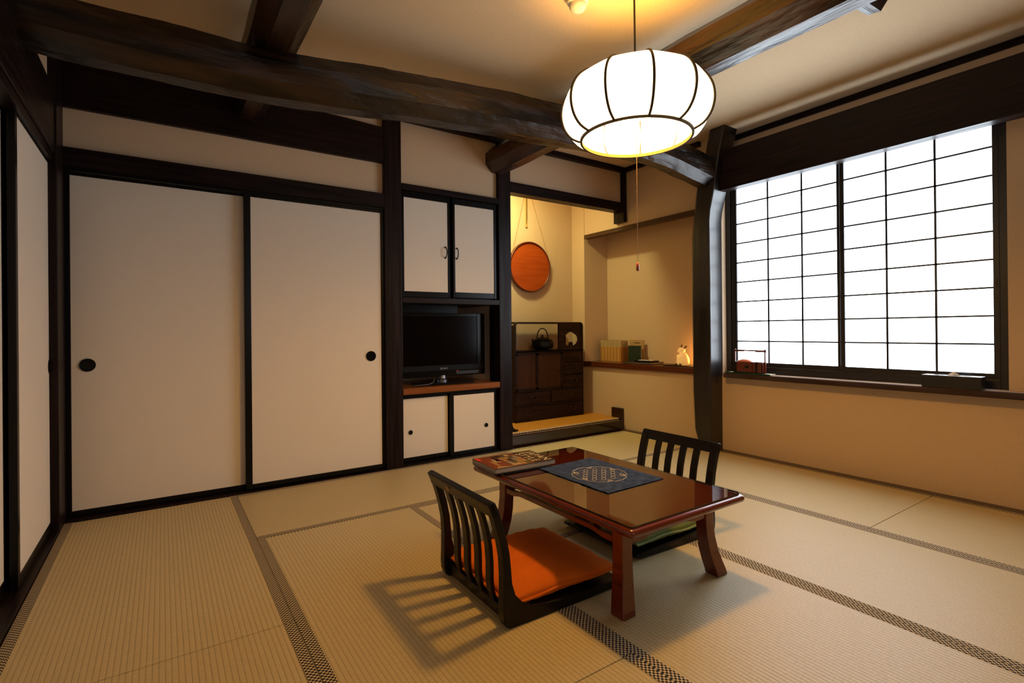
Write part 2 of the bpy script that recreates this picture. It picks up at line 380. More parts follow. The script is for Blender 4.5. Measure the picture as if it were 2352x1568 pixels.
# ------------------------------------------------------------------ doors
dn = [0]
def fusuma(x0, x1, z0, z1, y, pull, fl=0.03, fr=0.03, ft=0.028, fb=0.030, pr=0.0335, root=None, th=0.022, name=None):
    """paper x0..x1, z0..z1 in plane y; frame around"""
    p = MB().box(x0-0.004, x1+0.004, y+0.003, y+th-0.003, z0-0.004, z1+0.004)
    if root is None:
        dn[0] += 1; o = struct(p.build('door_%d' % dn[0], fusuma_m))
    else: o = p.build('door', fusuma_m, root)
    f = MB()
    f.box(x0-fl, x0, y, y+th, z0-fb, z1+ft).box(x1, x1+fr, y, y+th, z0-fb, z1+ft).box(x0, x1, y, y+th, z0-fb, z0).box(x0, x1, y, y+th, z1, z1+ft)
    f.build('frame', black_m, o, bevel=0.003)
    if pull:
        px, pz = pull
        g = MB(); n = 28
        prof = [(pr, y+0.004), (pr, y-0.002), (pr*0.86, y-0.002), (pr*0.8, y+0.0015), (0.001, y+0.0015)]
        rings = [[(px+r*math.cos(2*PI*k/n), yy, pz+r*math.sin(2*PI*k/n)) for k in range(n)] for r, yy in prof]
        g.loft(rings); g.build('pull', blackgloss_m, o, smooth=False)
    return o
fusuma(-0.383, 0.402, 0.038, 1.743, 3.408, (-0.318, 0.776))
fusuma(0.436, 1.226, 0.041, 1.738, 3.373, (1.154, 0.772), fl=0.036, fr=0.03)
# doors of the left wall (built along y)
def fusuma_left(y0, y1, x, pull):
    dn[0] += 1
    z0, z1 = 0.057, 1.737
    o = struct(MB().box(x-0.019, x-0.003, y0-0.004, y1+0.004, z0-0.004, z1+0.004).build('door_%d' % dn[0], fusuma_m))
    f = MB()
    f.box(x-0.024, x, y0-0.034, y0, 0.012, z1+0.02).box(x-0.024, x, y1, y1+0.03, 0.012, z1+0.02).box(x-0.024, x, y0, y1, 0.012, z0).box(x-0.024, x, y0, y1, z1, z1+0.02)
    f.build('frame', black_m, o, bevel=0.003)
    if pull:
        n = 28; py, pz = pull; pr = 0.034
        prof = [(pr, x-0.004), (pr, x+0.002), (pr*0.86, x+0.002), (pr*0.8, x-0.0015), (0.001, x-0.0015)]
        MB().loft([[(xx, py+r*math.cos(2*PI*k/n), pz+r*math.sin(2*PI*k/n)) for k in range(n)] for r, xx in prof]).build('pull', blackgloss_m, o)
fusuma_left(2.575, 3.265, -0.435, (3.205, 0.785))
fusuma_left(1.76, 2.54, -0.470, None)
fusuma_left(0.95, 1.72, -0.435, None)
fusuma_left(0.10, 0.91, -0.470, None)

# ------------------------------------------------------------------ posts
def post(name, label, x0, x1, y0, y1, z1, bev=0.004):
    return tag(MB().box(x0, x1, y0, y1, -0.03, z1).build(name, post_m, bevel=bev), label, 'post')
post('corner_post', 'dark post in the corner between the left sliding doors and the closet doors', -0.56, -0.405, 3.20, 3.405, 2.44)
post('wooden_post', 'square dark post between the tall closet doors and the television bay', 1.248, 1.371, 3.353, 3.47, 2.44)
post('wooden_post', 'square dark post between the television bay and the alcove with the chest', 2.168, 2.282, 3.353, 3.47, 2.439)

# curved old pillar by the window
near = [(-0.03, 2.378), (0.6, 2.375), (1.3, 2.373), (1.75, 2.375), (1.83, 2.368), (1.98, 2.333), (2.14, 2.306), (2.25, 2.286), (2.44, 2.237)]
far = [(-0.03, 2.488), (0.03, 2.50), (0.15, 2.542), (0.45, 2.551), (1.1, 2.555), (1.64, 2.55), (1.8, 2.531), (2.05, 2.50), (2.13, 2.46), (2.44, 2.384)]
def interp(t, z):
    for (a, va), (b, vb) in zip(t, t[1:]):
        if z <= b: return va + (vb-va)*(z-a)/(b-a)
    return t[-1][1]
rings = []
zz = [-0.03, 0.03, 0.09, 0.15, 0.3, 0.45, 0.7, 0.9, 1.1, 1.3, 1.5, 1.64, 1.75, 1.83, 1.9, 1.98, 2.06, 2.14, 2.25, 2.34, 2.439]
for z in zz:
    a, b = interp(near, z), interp(far, z); x0, x1 = 3.435, 3.595; c = 0.006
    x0 += 0.006*noise.noise(Vector((z*3, 1, 0)))
    rings.append([(x0+c, a, z), (x1, a, z), (x1, b, z), (x0+0.03, b, z), (x0, b-0.03, z), (x0, a+c, z)])
nt = pillar_m.node_tree; bs = nt.nodes['Principled BSDF']; tc = N(nt, 'ShaderNodeTexCoord'); mp = N(nt, 'ShaderNodeMapping'); mp.inputs['Scale'].default_value = (1, 1, 0.10)
wv = N(nt, 'ShaderNodeTexWave'); wv.wave_type = 'RINGS'; wv.inputs['Scale'].default_value = 22; wv.inputs['Distortion'].default_value = 1.6; wv.inputs['Detail'].default_value = 3; wv.inputs['Detail Scale'].default_value = 1.2
nt.links.new(tc.outputs['Object'], mp.inputs[0]); mp.inputs['Location'].default_value = (-3.5, -2.37, 0); nt.links.new(mp.outputs[0], wv.inputs['Vector'])
bp2 = N(nt, 'ShaderNodeBump'); bp2.inputs['Strength'].default_value = 0.25; bp2.inputs['Distance'].default_value = 0.0006
nt.links.new(wv.outputs['Fac'], bp2.inputs['Height']); old = bs.inputs['Normal'].links[0].from_socket; nt.links.new(old, bp2.inputs['Normal'])
nt.links.new(bp2.outputs[0], bs.inputs['Normal']); nt.links.new(bp2.outputs[0], bs.inputs['Coat Normal'])
tag(MB().loft(rings).build('timber_pillar', pillar_m, bevel=0.003), 'crooked old timber pillar standing between the shelf niche and the white window', 'pillar')

# ------------------------------------------------------------------ logs
def log(name, label, path, rad, m, n=11, amp=0.08, seed=0, ph=0.0):
    path = [Vector(p) for p in path]; pts = []; rr = []
    for i in range(len(path)-1):
        k = 14
        for j in range(k):
            t = j/k; p0 = path[max(i-1, 0)]; p1 = path[i]; p2 = path[i+1]; p3 = path[min(i+2, len(path)-1)]
            pts.append(0.5*((2*p1)+(-p0+p2)*t+(2*p0-5*p1+4*p2-p3)*t*t+(-p0+3*p1-3*p2+p3)*t**3)); rr.append(rad[i]*(1-t)+rad[i+1]*t)
    pts.append(path[-1]); rr.append(rad[-1])
    rings = []
    for i, p in enumerate(pts):
        t = (pts[min(i+1, len(pts)-1)]-pts[max(i-1, 0)]).normalized(); u = Vector((0, 0, 1)); u = (u-t*u.dot(t)).normalized(); v = t.cross(u)
        ring = []
        for k in range(n*3):
            a = 2*PI*k/(n*3)+ph; fa = (a-ph) % (2*PI/n) - PI/n
            fac = 1.02*math.cos(PI/n)/math.cos(fa)
            q = p*3.0
            d = 1+amp*noise.noise(Vector((q.x+seed*7, q.y, q.z))+Vector((math.cos(a), math.sin(a), 0))*1.1)+0.25*amp*noise.noise(q*5+Vector((math.cos(a)*3, math.sin(a)*3, seed)))
            ring.append(p+(u*math.cos(a)+v*math.sin(a))*rr[i]*fac*d)
        rings.append(ring)
    o = MB().loft(rings).build(name, m, smooth=False)
    return tag(o, label, 'beam')
lg1 = log('ceiling_log', 'long bowed log crossing the room in front of the closet wall into the pillar',
    [(-0.60, 2.53, 2.085), (-0.2, 2.52, 2.078), (0.3, 2.51, 2.078), (0.75, 2.50, 2.112), (1.2, 2.50, 2.160), (1.65, 2.50, 2.195), (2.1, 2.50, 2.222), (2.6, 2.49, 2.248), (3.0, 2.46, 2.215), (3.25, 2.44, 2.170), (3.47, 2.43, 2.125)],
    [0.103, 0.110, 0.112, 0.116, 0.122, 0.124, 0.130, 0.122, 0.118, 0.118, 0.115], logx_m, 9, 0.10, 1)
lg2 = log('ceiling_log', 'thick reddish log running from the television bay post over the lamp',
    [(2.17, 3.40, 2.262), (2.17, 3.0, 2.258), (2.17, 2.3, 2.262), (2.17, 1.4, 2.262), (2.175, 0.6, 2.262), (2.18, -0.4, 2.262), (2.18, -1.35, 2.262)],
    [0.104, 0.108, 0.111, 0.112, 0.112, 0.112, 0.112], logr_m, 8, 0.05, 2, PI/8)
lg4 = log('ceiling_log', 'dark log under the ceiling above the seam of the closet doors',
    [(0.42, 3.42, 2.285), (0.42, 3.0, 2.27), (0.42, 2.3, 2.262), (0.42, 1.0, 2.262), (0.42, -1.35, 2.262)], [0.10, 0.107, 0.11, 0.11, 0.11], logy_m, 8, 0.05, 3, PI/8)
lg3 = log('ceiling_log', 'stub end of a rough cross log at the top edge beside the reddish log',
    [(2.10, 0.90, 2.27), (2.3, 0.90, 2.265), (2.43, 0.90, 2.27)], [0.055, 0.055, 0.05], logx_m, 7, 0.10, 4)

# ------------------------------------------------------------------ tatami
def mat_thing(x0, x1, y0, y1, along, label):
    g = 0.0012; x0 += g; x1 -= g; y0 += g; y1 -= g
    t = thing('tatami_mat', label, 'tatami mat', ((x0+x1)/2, (y0+y1)/2, -0.04), 0, 'tatami mats on the floor')
    m = tat_y if along == 'y' else tat_x
    b = MB(); b.box(x0, x1, y0, y1, -0.04, 0.0); b.build('rush_surface', m, t, bevel=0.0025)
    hw = 0.032
    if along == 'y':
        for a0, a1 in ((x0, x0+hw), (x1-hw, x1)): MB().box(a0-0.0003, a1+0.0003, y0, y1, -0.03, 0.0012).build('cloth_border', heri_m, t)
    else:
        for a0, a1 in ((y0, y0+hw), (y1-hw, y1)): MB().box(x0, x1, a0-0.0003, a1+0.0003, -0.03, 0.0012).build('cloth_border', heri_m, t)
    return t
mat_thing(-0.406, 0.348, 1.775, 3.341, 'y', 'tatami mat in the far left corner in front of the left closet door')
mat_thing(-0.406, 0.348, 0.21, 1.775, 'y', 'tatami mat at the bottom left, along the left wall near the viewer')
mat_thing(-0.406, 0.348, -1.32, 0.21, 'y', 'tatami mat along the left wall behind the viewer')
mat_thing(0.348, 1.913, 2.570, 3.341, 'x', 'greenish tatami mat lying along the right closet door')
mat_thing(1.913, 3.522, 2.575, 3.351, 'x', 'tatami mat in front of the alcove with the chest')
mat_thing(0.348, 1.113, 1.035, 2.570, 'y', 'tatami mat under the back of the orange cushioned chair')
mat_thing(0.348, 1.113, -0.53, 1.035, 'y', 'tatami mat at the bottom middle, nearest the viewer')
mat_thing(1.113, 2.69, 1.787, 2.570, 'x', 'tatami mat behind the far end of the low table')
mat_thing(1.113, 1.92, 0.22, 1.787, 'y', 'tatami mat under the near legs of the low table')
mat_thing(1.92, 2.69, 0.22, 1.787, 'y', 'tatami mat to the right of the low table, with a bright sheen')
mat_thing(2.69, 3.522, 1.045, 2.572, 'y', 'tatami mat along the window wall behind the right chair')
mat_thing(2.69, 3.522, -0.53, 1.045, 'y', 'tatami mat along the window wall at the right edge')
mat_thing(1.113, 1.92, -1.32, 0.22, 'y', 'tatami mat right of the viewer, behind the near mats')
mat_thing(1.92, 2.69, -1.32, 0.22, 'y', 'tatami mat further right of the viewer by the rear')
mat_thing(0.348, 1.113, -1.32, -0.53, 'y', 'half tatami mat at the rear wall behind the viewer')
mat_thing(2.69, 3.522, -1.32, -0.53, 'y', 'half tatami mat in the rear right corner')

# ------------------------------------------------------------------ upper and lower cabinets, shelves in the bay
up_ = thing('wall_cabinet', 'upper wall cabinet with two cream doors in black frames above the television', 'cabinet', (1.77, 3.60, 1.172))
MB().box(1.374, 2.166, 3.42, 3.95, 1.175, 1.19).box(1.374, 2.166, 3.42, 3.95, 1.90, 1.918).box(1.374, 1.386, 3.40, 3.95, 1.175, 1.918).box(2.154, 2.166, 3.40, 3.95, 1.175, 1.918).box(1.374, 2.166, 3.94, 3.95, 1.175, 1.918).box(1.752, 1.773, 3.399, 3.42, 1.175, 1.918).build('carcass', black_m, up_)
def cab_door(x0, x1, z0, z1, y, root, hx, sgn):
    d = fusuma(x0, x1, z0, z1, y, None, 0.018, 0.018 if sgn < 0 else 0.024, 0.045, 0.042, root=root, th=0.022)
    if hx:
        h = MB(); zc = 1.508
        h.tube([(hx, y-0.001, zc-0.038), (hx, y-0.014, zc-0.033), (hx, y-0.022, zc-0.018), (hx, y-0.024, zc), (hx, y-0.022, zc+0.018), (hx, y-0.014, zc+0.033), (hx, y-0.001, zc+0.038)], 0.0035, 8)
        h.box(hx-0.005, hx+0.005, y-0.002, y+0.001, zc-0.044, zc-0.032).box(hx-0.005, hx+0.005, y-0.002, y+0.001, zc+0.032, zc+0.044)
        h.build('handle', iron_m, d)
    return d
cab_door(1.396, 1.733, 1.217, 1.872, 3.372, up_, 1.714, -1)
cab_door(1.795, 2.132, 1.222, 1.870, 3.372, up_, 1.808, 1)
sh = tag(MB().box(1.372, 2.167, 3.353, 3.93, 1.134, 1.172).build('board_shelf', shelfdk_m, bevel=0.001), 'dark board shelf between the upper cabinet and the television', 'shelf')
sh2 = tag(MB().box(1.372, 2.167, 3.353, 3.93, 0.495, 0.537).build('board_shelf', orangewood_m, bevel=0.002), 'orange brown wooden shelf carrying the television', 'shelf')
tag(MB().box(2.150, 2.1675, 3.40, 3.475, 0.538, 1.133).build('side_board', black_m), 'narrow black upright board right of the television', 'board')
lo_ = thing('floor_cabinet', 'low cabinet with two sliding cream doors beneath the orange shelf', 'cabinet', (1.77, 3.60, 0.004))
MB().box(1.374, 1.384, 3.42, 3.93, 0.004, 0.494).box(2.156, 2.166, 3.42, 3.93, 0.004, 0.494).box(1.374, 2.166, 3.92, 3.93, 0.004, 0.494).box(1.374, 2.166, 3.375, 3.93, 0.480, 0.494).box(1.374, 2.166, 3.375, 3.93, 0.004, 0.012).build('carcass', black_m, lo_)
fusuma(1.396, 1.742, 0.044, 0.458, 3.412, (1.449, 0.220), 0.012, 0.028, 0.021, 0.030, 0.0155, root=lo_)
fusuma(1.780, 2.132, 0.041, 0.456, 3.385, (2.058, 0.210), 0.030, 0.020, 0.022, 0.028, 0.0155, root=lo_)

tag(MB().box(1.374, 1.93, 3.60, 3.62, 1.075, 1.1335).build('valance_board', black_m), 'short dark board hanging above the television in its recess', 'board')
# ------------------------------------------------------------------ television
tv = thing('television', 'black flat television with silver lettering on the orange shelf', 'television', (1.752, 3.55, 0.537))
fr = MB()
fr.box(1.384, 1.434, 3.50, 3.56, 0.594, 1.071).box(2.050, 2.120, 3.50, 3.56, 0.594, 1.071).box(1.434, 2.050, 3.50, 3.56, 1.046, 1.071).box(1.434, 2.050, 3.50, 3.56, 0.594, 0.680)
fr.box(1.45, 2.05, 3.56, 3.60, 0.62, 1.04)
fr.build('casing', blackgloss_m, tv, bevel=0.003)
MB().box(1.434, 2.050, 3.505, 3.512, 0.680, 1.046).build('screen', screen_m, tv)
MB().box(1.40, 2.105, 3.497, 3.503, 0.640, 0.676).build('lower_bezel', tvp_m, tv)
MB().box(1.86, 2.06, 3.4965, 3.5005, 0.606, 0.628).build('control_strip', mat('grey_strip', (0.02, 0.022, 0.027), 0.3), tv)
MB().box(1.868, 1.876, 3.4955, 3.497, 0.629, 0.632).build('indicator_light', emit('red_led', (1, 0.05, 0.02), 1.5, (0.2, 0, 0)), tv)
text_obj('lettering', 'SONY', 0.019, Matrix.Translation((1.724, 3.4965, 0.647)) @ Matrix.Rotation(PI/2, 4, 'X') @ Matrix.Scale(1.25, 4, (1, 0, 0)), silver_m, tv, 0.0004, 1.05, 0.0003)
st = MB(); st.lathe([(0.040, 0.0), (0.040, 0.018), (0.030, 0.026), (0.026, 0.05)], (1.752, 3.52, 0.552), 24)
st.build('stand_neck', mat('dull_metal', (0.22, 0.22, 0.24), 0.35, metal=1.0), tv)
MB().prism([(1.52, 3.44), (1.99, 3.44), (2.0, 3.46), (1.95, 3.66), (1.56, 3.66), (1.51, 3.46)], 'z', 0.538, 0.552).build('stand_base', blackgloss_m, tv, bevel=0.004)
tag(MB().tube([(1.47, 3.43, 0.545), (1.53, 3.425, 0.546), (1.60, 3.43, 0.548), (1.645, 3.445, 0.56), (1.66, 3.47, 0.585)], 0.004, 8).build('cable', mat('grey_cable', (0.07, 0.065, 0.06), 0.4), smooth=True), 'thin grey cable lying at the foot of the television', 'cable')

# ------------------------------------------------------------------ alcove contents
gm = thing('alcove_mat', 'golden rush mat with white stitched edge under the dark chest', 'mat', (2.9, 3.75, 0.092))
MB().box(2.276, 3.584, 3.448, 4.12, 0.092, 0.102).build('rush_surface', goldmat_m, gm)
st = MB(); x = 2.30
while x < 3.55: st.box(x, x+0.014, 3.444, 3.452, 0.094, 0.1035); x += 0.023
so = st.build('edge_stitching', mat('white_stitch', (0.75, 0.66, 0.48), 0.8), gm); so['label'] = 'white dashes of stitching along the front edge'

ch = thing('drawer_chest', 'dark wooden tansu chest with open top shelf standing in the alcove', 'chest', (3.02, 3.94, 0.102))
cx0, cx1, cy0, cy1, cz0, cz1 = 2.613, 3.428, 3.79, 4.085, 0.1025, 1.012
def roundrect(x0, x1, z0, z1, r, corners=(1, 1, 1, 1), n=5):
    out = []
    for (cx, cz, a0, on) in ((x1-r, z1-r, 0, corners[0]), (x0+r, z1-r, 90, corners[1]), (x0+r, z0+r, 180, corners[2]), (x1-r, z0+r, 270, corners[3])):
        if on: out += [(cx+r*math.cos(math.radians(a0+90*k/n)), cz+r*math.sin(math.radians(a0+90*k/n))) for k in range(n+1)]
        else:
            out.append({0: (x1, z1), 90: (x0, z1), 180: (x0, z0), 270: (x1, z0)}[a0])
    return out
def ringprism(mb, outer, inner, y0, y1):
    # outer and inner lists of equal length
    n = len(outer); vs = [(u, y0, v) for u, v in outer]+[(u, y0, v) for u, v in inner]+[(u, y1, v) for u, v in outer]+[(u, y1, v) for u, v in inner]
    fs = []
    for i in range(n):
        j = (i+1) % n
        fs += [(i, j, n+j, n+i), (2*n+i, 3*n+i, 3*n+j, 2*n+j), (i, 2*n+i, 2*n+j, j), (n+i, n+j, 3*n+j, 3*n+i)]
    mb.add(vs, fs); return mb
# open top frame: rounded board bent over the shelf
to = roundrect(cx0, cx1, 0.735, cz1, 0.035, (1, 1, 0, 0)); ti = roundrect(cx0+0.014, cx1-0.014, 0.745, cz1-0.014, 0.024, (1, 1, 0, 0))
b = MB(); ringprism(b, to, ti, cy0, cy0+0.03); b.box(cx0+0.02, cx1-0.02, cy0+0.03, cy1, cz1-0.014, cz1); b.box(cx0, cx0+0.014, cy0+0.03, cy1, 0.745, cz1-0.03); b.box(cx1-0.014, cx1, cy1-0.03, cy1, 0.745, cz1-0.03); b.build('top_frame', chest_m, ch)
# panel with the gourd shaped opening
out_pts = []; ang = [2*PI*k/48 for k in range(48)]
X0, X1, Z0, Z1 = 3.137, cx1-0.012, 0.742, cz1-0.012
ccx, ccz = 3.281, 0.846
def cut(a):
    c, s_ = math.cos(a), math.sin(a)
    rx, rz = 0.090, 0.066; r = 1.0
    d = (a-PI/2+PI) % (2*PI)-PI
    if abs(d) < 0.20: r = 1.08
    elif abs(d) < 0.50: r = 1.02
    elif abs(d) < 0.80: r = 0.97
    x, z = ccx+rx*r*c, ccz+rz*r*s_
    db = (a+PI/2+PI) % (2*PI)-PI
    if abs(db) < 0.62:
        t = abs(db)/0.62; sg = 1 if c > 0 else -1
        poly = [(0, 0, -0.024), (0.25, 0.014, -0.027), (0.45, 0.022, -0.038), (0.6, 0.013, -0.047), (0.8, 0.013, -0.058), (1.0, 0.030, -0.069)]
        for (ta_, xa, za), (tb_, xb, zb_) in zip(poly, poly[1:]):
            if t <= tb_: q = (t-ta_)/(tb_-ta_); return (ccx+sg*(xa+(xb-xa)*q), ccz+za+(zb_-za)*q)
    return (x, z)
def rect_hit(a):
    c, s_ = math.cos(a), math.sin(a); t = 1e9
    if c > 1e-6: t = min(t, (X1-ccx)/c)
    if c < -1e-6: t = min(t, (X0-ccx)/c)
    if s_ > 1e-6: t = min(t, (Z1-ccz)/s_)
    if s_ < -1e-6: t = min(t, (Z0-ccz)/s_)
    return (ccx+t*c, ccz+t*s_)
angs = sorted([2*PI*k/96 for k in range(96)] + [math.atan2(z-ccz, x-ccx) % (2*PI) for x in (X0, X1) for z in (Z0, Z1)])
b = MB(); ringprism(b, [rect_hit(a) for a in angs], [cut(a) for a in angs], cy0+0.012, cy0+0.024); b.build('openwork_panel', chest_m, ch)
MB().box(3.130, 3.142, cy0+0.004, cy0+0.03, 0.745, cz1-0.014).build('divider', chest_m, ch)
body = MB()
body.box(cx0, cx1, cy0+0.02, cy1, cz0, 0.735).box(cx0-0.001, cx1+0.001, cy0, cy1, 0.727, 0.745)
for zf in (0.378, 0.248, 0.1025): body.box(cx0, cx1, cy0+0.001, cy0+0.02, zf-0.006 if zf > 0.11 else zf, zf+0.006 if zf > 0.11 else zf+0.012)
body.box(cx0, cx0+0.010, cy0+0.001, cy0+0.02, cz0, 0.735).box(cx1-0.010, cx1, cy0+0.001, cy0+0.02, cz0, 0.735)
body.box(3.166, 3.186, cy0+0.001, cy0+0.02, 0.378, 0.735)
body.build('carcass', chest_m, ch, bevel=0.001, seg=1)
def bail(hx, hz, parent, wdt=0.042):
    h = MB(); pts = [(hx-wdt, cy0-0.003, hz+0.018)]
    for k in range(9):
        a = PI+PI*k/8; pts.append((hx+wdt*math.cos(a), cy0-0.008, hz+0.006+0.024*math.sin(a)))
    pts.append((hx+wdt, cy0-0.003, hz+0.018))
    h.tube(pts, 0.0022, 6); h.tube([(hx-wdt-0.004, cy0-0.003, hz+0.019), (hx+wdt+0.004, cy0-0.003, hz+0.019)], 0.0025, 6)
    h.build('handle', mat('worn_iron', (0.05, 0.04, 0.035), 0.35, metal=0.8) if 'worn_iron' not in bpy.data.materials else bpy.data.materials['worn_iron'], parent)
def drawer(x0, x1, z0, z1, hs):
    d = MB().box(x0+0.002, x1-0.002, cy0+0.002, cy0+0.022, z0+0.002, z1-0.002).build('drawer', chest_m, ch, bevel=0.002)
    for hx in hs: bail(hx, (z0+z1)/2, d, 0.036)
drawer(3.188, 3.417, 0.630, 0.724, [3.309]); drawer(3.188, 3.417, 0.510, 0.622, [3.305]); drawer(3.188, 3.417, 0.386, 0.502, [3.303])
drawer(2.624, 3.015, 0.256, 0.370, [2.814]); drawer(3.023, 3.417, 0.256, 0.370, [3.222]); drawer(2.624, 3.417, 0.116, 0.240, [2.761, 3.284])
for (x0, x1, yy, hx) in ((2.624, 2.872, cy0+0.010, 2.640), (2.860, 3.164, cy0+0.003, 3.118)):
    d = MB().box(x0, x0+0.022, yy, yy+0.012, 0.388, 0.722).box(x1-0.022, x1, yy, yy+0.012, 0.388, 0.722).box(x0, x1, yy, yy+0.012, 0.388, 0.406).box(x0, x1, yy, yy+0.012, 0.704, 0.722).build('sliding_door', chest_m, ch, bevel=0.001, seg=1)
    MB().box(x0+0.020, x1-0.020, yy+0.004, yy+0.010, 0.404, 0.706).build('door_panel', panel_m, d)
    MB().box(hx-0.006, hx+0.006, yy+0.002, yy+0.004, 0.535, 0.56).build('finger_catch', iron_m, d)

ke = thing('iron_kettle', 'black cast iron kettle with hoop handle on the chest shelf', 'kettle', (3.03, 3.93, 0.745))
tr = tag(MB().lathe([(0.09, 0), (0.10, 0.004), (0.09, 0.006)], (3.03, 3.93, 0.746), 24).build('kettle_trivet', iron_m), 'flat black iron trivet under the kettle', 'trivet')
b = MB(); prof = [(0.060, 0.010), (0.092, 0.018), (0.104, 0.036), (0.103, 0.066), (0.094, 0.092), (0.078, 0.103), (0.052, 0.108)]
rings = []
for r, z in prof:
    ring = []
    for k in range(40):
        a = 2*PI*k/40; rr = r*(1+0.035*math.cos(8*a)); ring.append((3.03+rr*math.cos(a), 3.93+rr*math.sin(a), 0.745+z))
    rings.append(ring)
b.loft(rings); b.build('body', iron_m, ke, smooth=True)
MB().lathe([(0.052, 0.112), (0.045, 0.119), (0.012, 0.124), (0.006, 0.128), (0.013, 0.134), (0.013, 0.142), (0.003, 0.146)], (3.03, 3.93, 0.745), 24).build('lid', iron_m, ke, smooth=True)
MB().tube([(3.03+0.066*math.cos(PI-PI*k/16), 3.93, 0.745+0.100+(0.108*math.sin(PI*k/16)**0.8)) for k in range(17)], 0.005, 8).build('handle', iron_m, ke, smooth=True)
MB().tube([(2.940, 3.93, 0.815), (2.918, 3.93, 0.838), (2.905, 3.93, 0.848)], [0.016, 0.011, 0.008], 10).build('spout', iron_m, ke, smooth=True)

# round tray hung on the alcove wall
tr = thing('hanging_tray', 'round red lacquered tray hung by a cord on the yellow alcove wall', 'tray', (3.015, 4.12, 1.563))
b = MB(); n = 64
prof = [(0.001, 4.113), (0.236, 4.113), (0.236, 4.098), (0.001, 4.098)]
b.loft([[(3.015+r*math.cos(2*PI*k/n), y, 1.563+r*math.sin(2*PI*k/n)) for k in range(n)] for r, y in prof]); b.build('face', disc_m, tr)
prof = [(0.236, 4.118), (0.249, 4.112), (0.250, 4.092), (0.244, 4.084), (0.236, 4.088)]
b = MB(); b.loft([[(3.015+r*math.cos(2*PI*k/n), y, 1.563+r*math.sin(2*PI*k/n)) for k in range(n)] for r, y in prof+[prof[0]]], False); b.build('rim', discrim_m, tr, smooth=True)
b = MB()
for sx in (-1, 1):
    b.tube([(2.99+sx*0.012, 4.098, 2.36), (3.015+sx*0.235, 4.09, 1.563+0.075 if sx > 0 else 1.563+0.06)], 0.0014, 6)
b.tube([(3.25, 4.085, 1.64), (3.262, 4.08, 1.625), (3.266, 4.08, 1.60), (3.258, 4.085, 1.61)], 0.002, 6)
b.build('hanging_cord', cordm_m, tr)
hk = thing('bamboo_hanger', 'flat bamboo scroll hanger on the alcove wall above the round tray', 'hanger', (2.985, 4.12, 1.95))
MB().box(2.976, 2.998, 4.112, 4.124, 1.955, 2.38).build('slat', bamboo_m, hk, bevel=0.002)
MB().box(2.983, 2.988, 4.110, 4.113, 1.99, 2.38).box(2.992, 2.994, 4.110, 4.113, 2.03, 2.38).build('slot', mat('slot_shade', (0.06, 0.03, 0.01), 0.6), hk)
dl = thing('downlight', 'small round ceiling light hidden above the alcove beam', 'lamp', (2.56, 3.60, 2.44))
MB().lathe([(0.05, 0), (0.055, -0.012), (0.045, -0.012)], (2.56, 3.60, 2.439), 24).build('ring', white_m, dl)
ld = bpy.data.lights.new('downlight_beam', 'AREA'); ld.shape = 'DISK'; ld.size = 0.16; ld.energy = DOWN_W; ld.color = (1.0, 0.93, 0.40)
lo = bpy.data.objects.new('downlight_beam', ld); C.objects.link(lo); lo.parent = dl; lo.location = (0, 0, -0.05)
tag(MB().prism([(2.335, 3.555), (2.385, 3.47), (2.43, 3.49), (2.41, 3.56)], 'z', 0.1025, 0.115).prism([(2.335, 0.115), (2.40, 0.115), (2.335, 0.24)], 'y', 3.50, 3.56).build('door_wedge', black_m), 'small black wedge shaped object on the alcove floor left of the chest', 'wedge')

# ------------------------------------------------------------------ niche: shelf and objects on it
tag(MB().box(3.560, 3.911, 2.555, 3.936, 0.567, 0.616).build('niche_shelf', redshelf_m, bevel=0.002), 'long reddish brown shelf board in the niche beside the pillar', 'shelf')
Z = 0.6165
def booklet(i, y, h, label):
    t = thing('booklet', label, 'book', (3.80-0.0, y, Z), math.radians(12), 'booklets standing on the niche shelf')
    MB().box(-0.062, 0.07, -0.0094, 0.0094, 0, h).build('cover', tan_m if i % 3 == 1 else cream_m, t, world=False, bevel=0.0015)
    MB().box(-0.0635, 0.0715, -0.0097, 0.0097, 0.0005, h*0.70).build('paper_wrapper', obi_m if i % 2 else obi2_m, t, world=False)
    MB().box(-0.0635, -0.062, -0.002, 0.002, h*0.74, h*0.96).build('title_strip', tan_m if i % 3 != 1 else cream_m, t, world=False)
y = 3.868
for i in range(13):
    lab = 'ochre and cream booklet standing in the row on the niche shelf'
    if i == 0: lab = 'ochre and cream booklet at the far left end of the row on the niche shelf'
    if i == 12: lab = 'ochre and cream booklet at the right end of the row, beside the green book'
    booklet(i, y, 0.208+0.003*math.sin(i*2.1), lab); y -= 0.0215
t = thing('guide_folder', 'tan folder standing behind the dark green book on the niche shelf', 'folder', (3.86, 3.49, Z), math.radians(10))
MB().box(-0.012, 0.0, -0.085, 0.075, 0, 0.215).build('cover', tan_m, t, world=False, bevel=0.001)
MB().box(-0.0135, -0.012, -0.045, 0.02, 0.185, 0.190).build('printed_line', brown_m, t, world=False)
t = thing('hardback_book', 'dark green cloth book standing in front of the tan folder', 'book', (3.81, 3.475, Z), math.radians(14))
MB().box(-0.012, 0.013, -0.075, 0.058, 0, 0.160).build('cover', bookgreen_m, t, world=False, bevel=0.003)
MB().box(-0.009, 0.010, -0.0755, -0.07, 0.004, 0.156).build('pages', pages_m, t, world=False)
t = thing('folder_binder', 'wide dark leather folder lying flat on the niche shelf', 'folder', (3.70, 3.27, Z), math.radians(6))
MB().box(-0.105, 0.105, -0.155, 0.155, 0, 0.006).box(-0.103, 0.103, -0.153, 0.153, 0.012, 0.018).build('cover', brown_m, t, world=False, bevel=0.001, seg=1)
MB().box(-0.10, 0.10, -0.15, 0.15, 0.0065, 0.0115).build('pages', pages_m, t, world=False)
